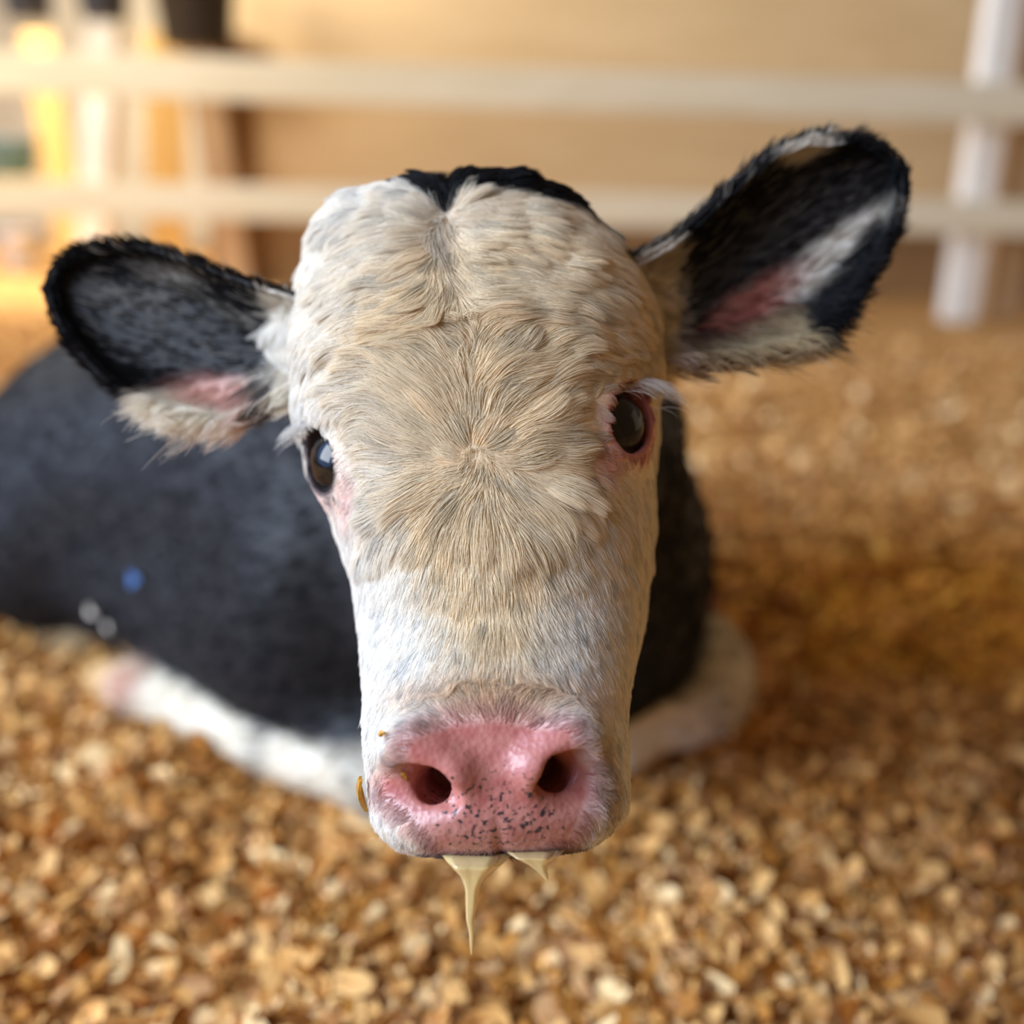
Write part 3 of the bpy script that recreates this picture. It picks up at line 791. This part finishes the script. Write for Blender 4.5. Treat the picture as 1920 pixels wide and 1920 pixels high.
# ------------------------------------------------------------------ fur
def make_hair(name, pts, radii, colors, parent, mat=None):
    """pts (n,k,3), radii (k,) or (n,k), colours (n,3) -> one hair curves object"""
    n, kk, _ = pts.shape
    hc = bpy.data.hair_curves.new(name)
    hc.add_curves([kk] * n)
    hc.attributes['position'].data.foreach_set('vector', pts.astype(np.float32).ravel())
    r = hc.attributes.new('radius', 'FLOAT', 'POINT')
    rad = np.broadcast_to(radii, (n, kk)).astype(np.float32)
    r.data.foreach_set('value', np.ascontiguousarray(rad).ravel())
    ca = hc.attributes.new('hair_color', 'FLOAT_COLOR', 'CURVE')
    ca.data.foreach_set('color', np.concatenate([colors, np.ones((n, 1))], 1).astype(np.float32).ravel())
    hc.materials.append(mat or M_fur)
    o = bpy.data.objects.new(name, hc); link(o, parent)
    if parent is not None: o.location = -Vector(parent.location)
    return o

tri = np.empty(len(body_me.loop_triangles) * 3, np.int32); body_me.loop_triangles.foreach_get('vertices', tri); tri = tri.reshape(-1, 3)
VN = np.empty(nv * 3, np.float32); body_me.vertices.foreach_get('normal', VN); VN = VN.reshape(-1, 3).astype(float)
def sample(mask_w, n):
    a, b_, c = BV[tri[:, 0]], BV[tri[:, 1]], BV[tri[:, 2]]
    area = np.linalg.norm(np.cross(b_ - a, c - a), axis=1) * mask_w[tri].mean(1)
    cdf = np.cumsum(area); cdf /= cdf[-1]
    f = np.searchsorted(cdf, rng.random(n)); f = np.minimum(f, len(tri) - 1)
    u = rng.random(n); v = rng.random(n); fl = u + v > 1; u[fl] = 1 - u[fl]; v[fl] = 1 - v[fl]
    w = np.stack([1 - u - v, u, v], 1)
    t = tri[f]
    Pp = (BV[t] * w[..., None]).sum(1); Nn = (VN[t] * w[..., None]).sum(1)
    return Pp, Nn / (np.linalg.norm(Nn, axis=1, keepdims=True) + 1e-9)

# smooth 2D noise on the face map
class Noise2:
    def __init__(s, cell, seed):
        s.cell = cell; r = np.random.default_rng(seed); s.t = r.standard_normal((96, 96))
    def __call__(s, x, y):
        u = np.asarray(x) / s.cell + 20; v = np.asarray(y) / s.cell + 20
        i = np.floor(u).astype(int); j = np.floor(v).astype(int); fu = u - i; fv = v - j
        fu = fu * fu * (3 - 2 * fu); fv = fv * fv * (3 - 2 * fv)
        T = lambda a, b_: s.t[a % 96, b_ % 96]
        return (T(i, j) * (1 - fu) + T(i + 1, j) * fu) * (1 - fv) + (T(i, j + 1) * (1 - fu) + T(i + 1, j + 1) * fu) * fv
nA, nB, nC, nL = Noise2(70, 1), Noise2(28, 2), Noise2(45, 3), Noise2(38, 4)
def sstep(x, a, b_):
    t = np.clip((x - a) / (b_ - a), 0, 1); return t * t * (3 - 2 * t)
def nrm2(v): return v / (np.linalg.norm(v, axis=-1, keepdims=True) + 1e-9)
def rot2(v, a):
    c, s = np.cos(a)[..., None], np.sin(a)[..., None]
    return np.concatenate([v[..., :1] * c - v[..., 1:] * s, v[..., :1] * s + v[..., 1:] * c], -1)
def flow(px, py):
    p = np.stack([px, py], -1)
    W = np.array((893., 855.)); PO = np.array((836., 405.)); NP_ = np.array((930., 1450.))
    rw = p - W; dw = np.linalg.norm(rw, axis=-1)
    radial = nrm2(rw)
    radial = rot2(radial, 0.45 * np.exp(-dw / 70))                # spiral at the centre of the whorl
    sx = np.where(px > 880, 1.0, -1.0)
    out = np.stack([sx * np.ones_like(px), 0.0 * px], -1)
    down = np.stack([0.10 * sx, np.ones_like(px)], -1)
    yn = py + 40 * nC(px, py) + 14 * nB(px, py)
    # upper whorl hair: climbs, then curls to the sides
    upw = sstep(-yn, -790, -610)
    sidec = np.stack([sx * 1.0, -0.10 + 0.0 * px], -1)
    mid_ = np.exp(-((px - 885) / 60) ** 2)
    f = (0.85 * upw * (1 - 0.6 * mid_))[..., None]
    v = nrm2(radial * (1 - f) + sidec * f)
    # far from the middle the coat lies down and outwards
    lat = sstep(np.abs(px - 893) + 20 * nC(py, px), 170, 340)[..., None]
    cheek = nrm2(np.stack([0.55 * sx, np.where(py < 760, 0.25, 1.0)], -1))
    v = nrm2(v * (1 - lat) + cheek * lat)
    # crown hair: falls from the poll, down in the middle, out at the sides
    rp = p - PO
    lt = np.clip(np.abs(rp[..., 0]) / 90, 0, 1)
    crown = nrm2(np.stack([np.tanh(rp[..., 0] / 25) * (0.15 + 1.1 * lt), (1.05 - 0.72 * lt) * np.tanh((py - 402 + 10 * nB(px, py)) / 30) + 0.05], -1))
    ck = (sstep(-yn, -655, -545))[..., None]
    v = nrm2(v * (1 - ck) + crown * ck)
    # nose: straight down
    nk_ = sstep(yn, 940, 1120)[..., None]
    v = nrm2(v * (1 - nk_) + nrm2(np.stack([(px - 905) / 420, np.ones_like(px)], -1)) * nk_)
    # muzzle: radiates from the nose pad
    er = np.hypot((px - 930) / 205, (py - 1455) / 178) + 0.05 * nB(px, py)
    mk = sstep(-er, -1.12, -0.92)[..., None]
    v = nrm2(v * (1 - mk) + nrm2((p - NP_) * np.array((1.0, 0.9)) + np.array((0, 12.0))) * mk)
    amp = np.where(py < 1000, 0.34, 0.14) * np.clip(dw / 90, 0.1, 1)
    v = rot2(v, amp * nA(px, py) * 0.5 + 0.05 * nB(px, py) * np.clip(dw / 60, 0.2, 1))
    return v
def hair_len(px, py):
    nz_ = 1 - sstep(py, 980, 1180)
    L = 0.0070 + 0.0035 * nz_ + 0.0120 * blob(px, py, 890, 790, 320, 280, 0, 1.1) * nz_
    L = np.maximum(L, 0.0175 * blob(px, py, 860, 470, 340, 170, 0, 0.9))
    L = np.maximum(L, 0.0150 * blob(px, py, 925, 1060, 150, 170, 0, 1.1))
    L = np.where(np.hypot(px - 893, py - 855) < 60, np.minimum(L, 0.013), L)
    L = L * (1 - 0.30 * sstep(py, 1250, 1340))
    return L

def grow(Pp, Nn, dir3, length, npts, lift0, lift1, curl, dirfun=None):
    """hair points; dirfun gives a new tangent at each step"""
    out = [Pp - Nn * 0.0004]
    cur = Pp.copy(); d = dir3
    step = (length / (npts - 1))[:, None]
    for k in range(1, npts):
        t = k / (npts - 1)
        if dirfun is not None and k > 1: d = dirfun(cur, Nn)
        lift = (lift0 * (1 - t) + lift1 * t)[:, None] - step * 0 
        dd = d + Nn * lift
        dd /= np.linalg.norm(dd, axis=1, keepdims=True)
        cur = cur + dd * step
        out.append(cur.copy())
    return np.stack(out, 1)
def lift_dir(v2, Nn):
    d = v2[:, :1] * cR - v2[:, 1:] * cU
    d = d - Nn * (d * Nn).sum(1, keepdims=True)
    return d / (np.linalg.norm(d, axis=1, keepdims=True) + 1e-9)

def clump(pts, roots, n_guides, strength, seed, power=1.3):
    r = np.random.default_rng(seed); n = len(pts)
    gi = r.choice(n, n_guides, replace=False)
    kd = kdtree.KDTree(n_guides)
    for i, k in enumerate(gi): kd.insert(roots[k], i)
    kd.balance()
    near = np.array([kd.find(p)[1] for p in roots])
    G = pts[gi[near]]
    kk = pts.shape[1]
    t = (np.linspace(0, 1, kk) ** power)[None, :, None]
    s = strength if np.isscalar(strength) else strength[:, None, None]
    return pts + (G - pts) * (t * s), near

# --- head coat
px_, py_, d_ = project(BV)
headw = (is_head & (ear_id == 0)).astype(float)
yl_all = ql[:, 1]
nofur = wet_.copy()
for (e, g, cor, up) in EYES:
    v = ql - e; r = np.linalg.norm(v, axis=1)
    nofur = np.maximum(nofur, np.clip((0.0250 - r) / 0.003, 0, 1))
facing = ((CL - BV) * VN).sum(1) / np.linalg.norm(CL - BV, axis=1)
headw *= (1 - nofur) * np.where(facing < -0.15, 0.25, 1.0) * np.where(yl_all > 0.11, 0.4, 1.0)
# nostrils stay bare
for pl_ in (NOSE_L, NOSE_R):
    for a_, b_ in zip(pl_[:-1], pl_[1:]): headw *= np.clip((sd_cone(ql, a_, b_, 0.0085, 0.0085) - 0.0005) / 0.004, 0, 1)
headw *= 1 + 1.2 * np.clip((py_ - 1000) / 200, 0, 1)
NHEAD = 380000
R, Nn = sample(headw, NHEAD)
rx, ry, rd = project(R)
v2 = flow(rx, ry)
jit = rng.normal(0, 0.13, NHEAD)
v2 = rot2(v2, jit)
rq = to_local(R)
sidew = sstep(rq[:, 1], 0.07, 0.10)[:, None]
dside = np.array((0, 0.25, -1.0)) @ np.eye(3)
dside = ez * -1.0 + ey * 0.5
def head_dir(cur, Nn_):
    x, y, _ = project(cur)
    d = lift_dir(rot2(flow(x, y), jit), Nn_)
    s = dside - Nn_ * (Nn_ @ dside)[:, None]
    d = d * (1 - sidew) + s * sidew
    return d / (np.linalg.norm(d, axis=1, keepdims=True) + 1e-9)
eyed = np.minimum(*[np.linalg.norm(rq - e[0], axis=1) for e in EYES])
Lh = hair_len(rx, ry) * np.clip((eyed - 0.020) / 0.024, 0.22, 1) * rng.uniform(0.7, 1.2, NHEAD)
blkc = crown_black(rx, ry, rq[:, 1]) * (rq[:, 2] > 0.09)
Lh = np.where(blkc > 0.5, 0.009 * rng.uniform(0.6, 1.4, NHEAD), Lh)
lock = nL(rx, ry)
lift0 = 0.40 - 0.15 * sstep(ry, 950, 1150) + 0.12 * lock * (1 - 0.8 * sstep(ry, 950, 1150)) + rng.normal(0, 0.05, NHEAD)
fuzz = sstep(-np.hypot((rx - 930) / 205, (ry - 1455) / 178), -1.15, -0.9)
lift0 = lift0 + 0.06 * fuzz
lift0 = np.where(blkc > 0.5, lift0 + 0.25, lift0)
lift1 = -0.30 + 0.12 * sstep(ry, 950, 1150) + 0.12 * lock * (1 - 0.8 * sstep(ry, 950, 1150)) - 0.02 * fuzz
pts = grow(R, Nn, head_dir(R, Nn), Lh, 7, lift0, lift1, 0, head_dir)
# wander of single hairs
wv = rng.normal(0, 1, (NHEAD, 1, 3)) * (np.linspace(0, 1, 7) ** 2)[None, :, None] * 0.0007
pts = pts + wv
cs = (0.66 - 0.26 * sstep(ry, 950, 1150)) * (1 - 0.5 * fuzz)
pts, cl = clump(pts, R, 6500, cs, 11, 1.2)
hcol, _, _ = head_color(R)
clr = np.random.default_rng(5).normal(0, 1, 6500)
val = 1 + 0.10 * clr[cl] + 0.10 * rng.normal(0, 1, NHEAD)
hcol = mixc(hcol, CREAM, np.clip(0.07 * clr[cl] + 0.05 * rng.normal(0, 1, NHEAD), 0, 0.5) * (1 - blkc))
hcol = hcol * val[:, None]
hcol = np.maximum(hcol / np.maximum(hcol.max(1, keepdims=True) / 0.92, 1), 0.006)
hr = np.array([1, 1, 0.95, 0.85, 0.7, 0.5, 0.15])[None] * (0.000095 * rng.uniform(0.75, 1.25, NHEAD))[:, None]
furo = make_hair('face_fur', pts, hr, hcol, root)
furo['label'] = 'cream-white whorled face hair with a black crown tuft'

# --- ears
for e, sgn in zip(EARS, (-1, 1)):
    n = 26000
    s = rng.random(n) ** 0.9; v = rng.uniform(-1, 1, n); v[:5000] = np.sign(v[:5000]) * rng.uniform(0.88, 1.0, 5000)
    p0 = ear_mid(e, s, v); eps = 0.01
    ts = ear_mid(e, np.clip(s + eps, 0, 1.0), v) - ear_mid(e, np.clip(s - eps, 0, 1), v); tv = ear_mid(e, s, np.clip(v + eps, -1, 1)) - ear_mid(e, s, np.clip(v - eps, -1, 1))
    nn = np.cross(ts, tv); nn /= np.linalg.norm(nn, axis=1, keepdims=True) + 1e-9; nn *= e['n_sign']
    bk = rng.random(n) < 0.35
    nn[bk] *= -1
    ts /= np.linalg.norm(ts, axis=1, keepdims=True) + 1e-9; tv /= np.linalg.norm(tv, axis=1, keepdims=True) + 1e-9
    x, y, _ = project(p0)
    fr = np.clip((-v - 0.45) / 0.4, 0, 1) * np.clip((0.62 - s) / 0.15, 0, 1)              # long fringe of the lower rim
    rimh = np.clip((np.abs(v) - 0.86) / 0.08, 0, 1) * np.sign(v)
    d = ts * 1.0 + tv * (0.9 * rimh)[:, None] + tv * ((0.25 * v + 0.15 * np.sin(s * 9)) * np.clip((0.95 - s) / 0.2, 0, 1))[:, None] - tv * (1.3 * fr)[:, None] + rng.normal(0, 0.12, (n, 3))
    d /= np.linalg.norm(d, axis=1, keepdims=True)
    L = (0.010 + 0.017 * fr) * rng.uniform(0.6, 1.2, n)
    c = ear_color(p0, sgn)
    c[bk & (v > -0.2)] = BLACK
    c = np.clip(c * (1 + 0.15 * rng.normal(0, 1, n))[:, None], 0.006, 0.9)
    strk = rng.random(n) < 0.03
    c[strk & (s < 0.75) & (v > -0.6)] = EARW * 0.5
    L[strk] *= 1.9
    L *= 1 - 0.55 * np.clip((s - 0.82) / 0.1, 0, 1)
    pts = grow(p0 + nn * 0.0028, nn, d, L, 6, np.full(n, 0.25), np.full(n, -0.12), 0)
    pts, _ = clump(pts, p0, 1800, 0.55, 21)
    make_hair('ear_fur', pts, np.array([1, 1, 0.9, 0.8, 0.6, 0.2]) * 0.00016, c, root)

# --- trunk and legs
bw = (~is_head & (ear_id == 0)).astype(float)
hoofd = np.linalg.norm(BV - LEG[4], axis=1)
bw *= np.clip((hoofd - 0.030) / 0.01, 0, 1) * np.where(facing < -0.2, 0.3, 1.0)
NB = 70000
R, Nn = sample(bw, NB)
dirb = np.array((-0.75, 0.55, -0.35))
d = np.broadcast_to(dirb, R.shape) - Nn * (Nn @ dirb)[:, None]
d = d / (np.linalg.norm(d, axis=1, keepdims=True) + 1e-9) + rng.normal(0, 0.18, (NB, 3))
pts = grow(R, Nn, d, 0.014 * rng.uniform(0.6, 1.2, NB), 4, np.full(NB, 0.3), np.full(NB, -0.1), 0)
pts, _ = clump(pts, R, 5000, 0.5, 31)
c = body_color(R)
c = np.clip(c * (1 + 0.2 * rng.normal(0, 1, NB))[:, None], 0.006, 0.9)
make_hair('body_fur', pts, np.array([1, 0.9, 0.7, 0.2]) * 0.00042, c, root)

# --- eyelashes
for (e, g, cor, up), s, nlash, ln in ((EYES[0], -1, 170, 0.020), (EYES[1], 1, 260, 0.023)):
    ang = rng.normal(0.25, 0.33, nlash)
    upx = up if up @ np.array((0, 0, 1.0)) > 0 else -up
    # along the upper lid, from the lateral corner forwards
    base = e + cor * (0.0165 * np.cos(ang))[:, None] + unit(np.cross(cor, g) * np.sign((np.cross(cor, g))[1]) * -1) * (0.0125 * np.sin(ang))[:, None]
    base = base + g * 0.0135 + rng.normal(0, 0.0006, (nlash, 3))
    dd = unit(np.array((1.0 * s, 0.05, 0.35))); dn = np.array((0.25 * s, 0.0, -0.9))
    L = ln * rng.uniform(0.6, 1.1, nlash)
    ptl = [base]
    cur = base.copy()
    for k in range(1, 8):
        t = k / 7
        dk = dd * (1 - t * 0.75) + dn * (t * 0.55) + rng.normal(0, 0.05, (nlash, 3))
        cur = cur + dk / np.linalg.norm(dk, axis=1, keepdims=True) * (L / 7)[:, None]
        ptl.append(cur.copy())
    pts = to_world(np.stack(ptl, 1))
    cl_ = np.broadcast_to(WHITE * 0.95, (nlash, 3)) * rng.uniform(0.8, 1.05, (nlash, 1))
    make_hair('eyelash', pts, np.array([1, 1, 0.9, 0.8, 0.7, 0.55, 0.35, 0.1]) * 0.00013, cl_, root)

# ------------------------------------------------------------------ drool hanging from the mouth
def drool_mesh(name, path, wid, thick, label):
    """path of pixel points at the depth of the lip; wid half-widths in metres"""
    p = np.array(path, float); n = 40
    t = np.linspace(0, 1, len(p)); tt = np.linspace(0, 1, n)
    x = np.interp(tt, t, p[:, 0]); y = np.interp(tt, t, p[:, 1]); dpt = np.interp(tt, t, p[:, 2])
    w = np.interp(tt, t, wid); th = np.interp(tt, t, thick)
    for arr in (x, y, w, th):
        arr[1:-1] = (arr[:-2] + arr[1:-1] * 2 + arr[2:]) / 4
    c = at(x, y, dpt)
    seg = 20; a = np.linspace(0, 2 * math.pi, seg, endpoint=False)
    fold = 1 + 0.18 * np.sin(a * 5 + 0.6)[None] * np.clip(w / 0.004, 0, 1)[:, None]
    V = c[:, None] + cR * (np.cos(a)[None] * w[:, None] * fold)[..., None] + cF * (np.sin(a)[None] * th[:, None] * fold)[..., None]
    I = np.arange(n * seg).reshape(n, seg); I2 = np.roll(I, -1, 1)
    F = np.stack([I[:-1], I2[:-1], I2[1:], I[1:]], -1).reshape(-1, 4)
    V = np.concatenate([V.reshape(-1, 3), c[:1], c[-1:]])
    k0, k1 = n * seg, n * seg + 1
    capa = np.stack([I2[0], I[0], np.full(seg, k0)], -1); capb = np.stack([I[-1], I2[-1], np.full(seg, k1)], -1)
    o = mesh_np(name, V, [F, capa, capb], M_drool)
    o.data.update()
    return tag(o, label, 'drool')
dl = float(project(to_world(npt(900, 1605, -0.004)))[2])
drool_mesh('drool_string', [(893, 1600, dl + 0.006), (890, 1622, dl), (887, 1645, dl), (884, 1668, dl), (883, 1700, dl), (881, 1725, dl), (884, 1748, dl), (884, 1770, dl), (884, 1790, dl)],
           [0.0125, 0.0088, 0.0042, 0.0023, 0.0020, 0.0014, 0.0009, 0.0007, 0.0002], [0.004, 0.0035, 0.0022, 0.0017, 0.0016, 0.0011, 0.0007, 0.0006, 0.0002],
           'long thin string of creamy drool hanging from the calf\'s mouth')
drool_mesh('drool_drip', [(1000, 1592, dl + 0.006), (1002, 1606, dl), (1008, 1620, dl), (1015, 1632, dl), (1022, 1642, dl), (1026, 1650, dl)],
           [0.0110, 0.0078, 0.0036, 0.0020, 0.0012, 0.0003], [0.004, 0.003, 0.002, 0.0015, 0.001, 0.0003],
           'short drip of drool under the right side of the calf\'s lip')

# ------------------------------------------------------------------ shavings
def flakes(n, xr, yr, size, lift, seed):
    r = np.random.default_rng(seed)
    x = r.uniform(*xr, n); y = r.uniform(*yr, n)
    ii = np.clip(((x - blo[0]) / BH).round().astype(int), 0, B_FLOOR.shape[0] - 1); jj = np.clip(((y - blo[1]) / BH).round().astype(int), 0, B_FLOOR.shape[1] - 1)
    m = B_FLOOR[ii, jj] > -0.012; x, y = x[m], y[m]; n = len(x)          # nothing lies under the calf
    z = ground_z(x, y) + r.uniform(-0.004, lift, n)
    L = size * np.clip(r.lognormal(0, 0.42, n), 0.4, 2.0); W = L * r.uniform(0.22, 0.65, n)
    curl = r.uniform(-1, 2.6, n) * 1.3
    yaw = r.uniform(0, 2 * math.pi, n); tilt = r.normal(0, 0.5, n); roll = r.normal(0, 0.5, n)
    nu, nw = 5, 3
    u = np.linspace(-0.5, 0.5, nu); w = np.linspace(-0.5, 0.5, nw)
    Uu, Ww = np.meshgrid(u, w, indexing='ij')
    ang = curl[:, None, None] * Uu
    rad = L[:, None, None] / np.where(np.abs(curl) < 0.05, 0.05, curl)[:, None, None]
    edge = 1 - 0.45 * np.abs(2 * Uu) ** 3 + 0.12 * r.normal(0, 1, (n, nu, nw))
    X = rad * np.sin(ang); Z = rad * (1 - np.cos(ang)); Y = W[:, None, None] * Ww * edge
    def rotm(a, b_, A, B_):
        c, s = np.cos(a)[:, None, None], np.sin(a)[:, None, None]; return A * c - B_ * s, A * s + B_ * c
    Y, Z = rotm(roll, 0, Y, Z); Z, X = rotm(tilt, 0, Z, X); X, Y = rotm(yaw, 0, X, Y)
    V = np.stack([X + x[:, None, None], Y + y[:, None, None], Z + z[:, None, None]], -1).reshape(-1, 3)
    I = (np.arange(n) * nu * nw)[:, None, None] + np.arange(nu * nw).reshape(nu, nw)[None]
    F = np.stack([I[:, :-1, :-1], I[:, 1:, :-1], I[:, 1:, 1:], I[:, :-1, 1:]], -1).reshape(-1, 4)
    pal = np.array([srgb(222, 178, 116), srgb(204, 156, 92), srgb(236, 206, 156), srgb(176, 122, 54), srgb(150, 98, 36), srgb(214, 172, 126)])
    wt_ = np.array([0.28, 0.26, 0.13, 0.16, 0.09, 0.08])
    c = pal[r.choice(len(pal), n, p=wt_)] * np.array((1.10, 1.05, 0.95)) * r.uniform(0.85, 1.1, (n, 1))
    dm = damp(x, y)[:, None]
    c = c * (1 - dm) + dm * c * np.array((0.58, 0.37, 0.06))
    return V, F, np.repeat(c, nu * nw, 0)
parts = [flakes(21000, (-0.75, 0.75), (0.33, 1.0), 0.0195, 0.018, 41), flakes(14000, (-0.7, 0.7), (0.33, 0.95), 0.0085, 0.022, 44), flakes(15000, (-1.3, 1.2), (0.95, 1.9), 0.020, 0.014, 42), flakes(9000, (-2.2, 2.2), (1.8, 3.4), 0.026, 0.012, 43)]
off = 0; Vs, Fs, Cs = [], [], []
for V, F, c in parts:
    Vs.append(V); Fs.append(F + off); Cs.append(c); off += len(V)
sh = mesh_np('wood_shavings', np.concatenate(Vs), np.concatenate(Fs), M_flake, attrs={'flake_color': np.concatenate(Cs)})
tag(sh, 'loose golden wood shavings bedding spread over the pen floor', 'wood shavings', kind='stuff')

# ------------------------------------------------------------------ chips stuck on the calf
from mathutils.bvhtree import BVHTree
bvh = BVHTree.FromPolygons([Vector(v) for v in BV], [tuple(int(i) for i in t) for t in tri])
M_amber = plain_mat('amber_wood', srgb(190, 140, 56), 0.35, 0.2, 200)
M_pale = plain_mat('pale_wood', srgb(214, 206, 190), 0.6, 0.1, 100)
M_blue = plain_mat('blue_plastic', srgb(70, 112, 170), 0.4, 0.1, 100)
def chip(px, py, L, W, ang, mat, label, name='wood_chip', lift=0.003):
    r = Vector(at(px, py, 1.0) - CL).normalized()
    hit, nrm, _, _ = bvh.ray_cast(CAM_LOC, r)
    if hit is None: print('NOCHIP', px, py); return
    u = Vector(cR * math.cos(ang) - cU * math.sin(ang)); u = (u - nrm * u.dot(nrm)).normalized(); w = nrm.cross(u)
    bm = bmesh.new(); top, bot = [], []
    for k in range(14):
        t = 2 * math.pi * k / 14; rr_ = 1 + 0.25 * math.sin(3 * t + ang) + 0.12 * math.cos(5 * t)
        a_, b_ = math.cos(t) * L / 2 * rr_, math.sin(t) * W / 2 * rr_
        p_ = hit + u * a_ + w * b_ + nrm * (lift + 0.12 * L * (1 - (2 * a_ / L) ** 2))
        top.append(bm.verts.new(p_ + nrm * 0.0006)); bot.append(bm.verts.new(p_ - nrm * 0.0006))
    bm.faces.new(top); bm.faces.new(bot[::-1])
    for k in range(14): bm.faces.new((top[k - 1], bot[k - 1], bot[k], top[k]))
    me = bpy.data.meshes.new(name); bmesh.ops.recalc_face_normals(bm, faces=bm.faces); bm.to_mesh(me); bm.free(); me.materials.append(mat)
    o = bpy.data.objects.new(name, me); link(o)
    return tag(o, label, 'wood chip' if 'wood' in name else 'scrap')
chip(694, 1482, 0.012, 0.0042, 1.75, M_amber, 'amber wood chip stuck on the left corner of the calf\'s lip')
chip(757, 1452, 0.0040, 0.0014, 1.1, M_amber, 'tiny golden splinter at the edge of the left nostril', lift=0.001)
chip(728, 1383, 0.0034, 0.0022, 0.4, M_amber, 'small amber chip in the fur above the left nostril')
chip(184, 1142, 0.013, 0.011, 0.5, M_pale, 'pale shaving stuck low on the black flank', lift=0.008)
chip(216, 1172, 0.011, 0.009, 1.5, M_pale, 'second pale shaving on the flank just above the bedding', lift=0.008)
chip(265, 1083, 0.016, 0.014, 0.2, M_blue, 'small blue plastic scrap on the calf\'s black flank', 'plastic_scrap', 0.008)
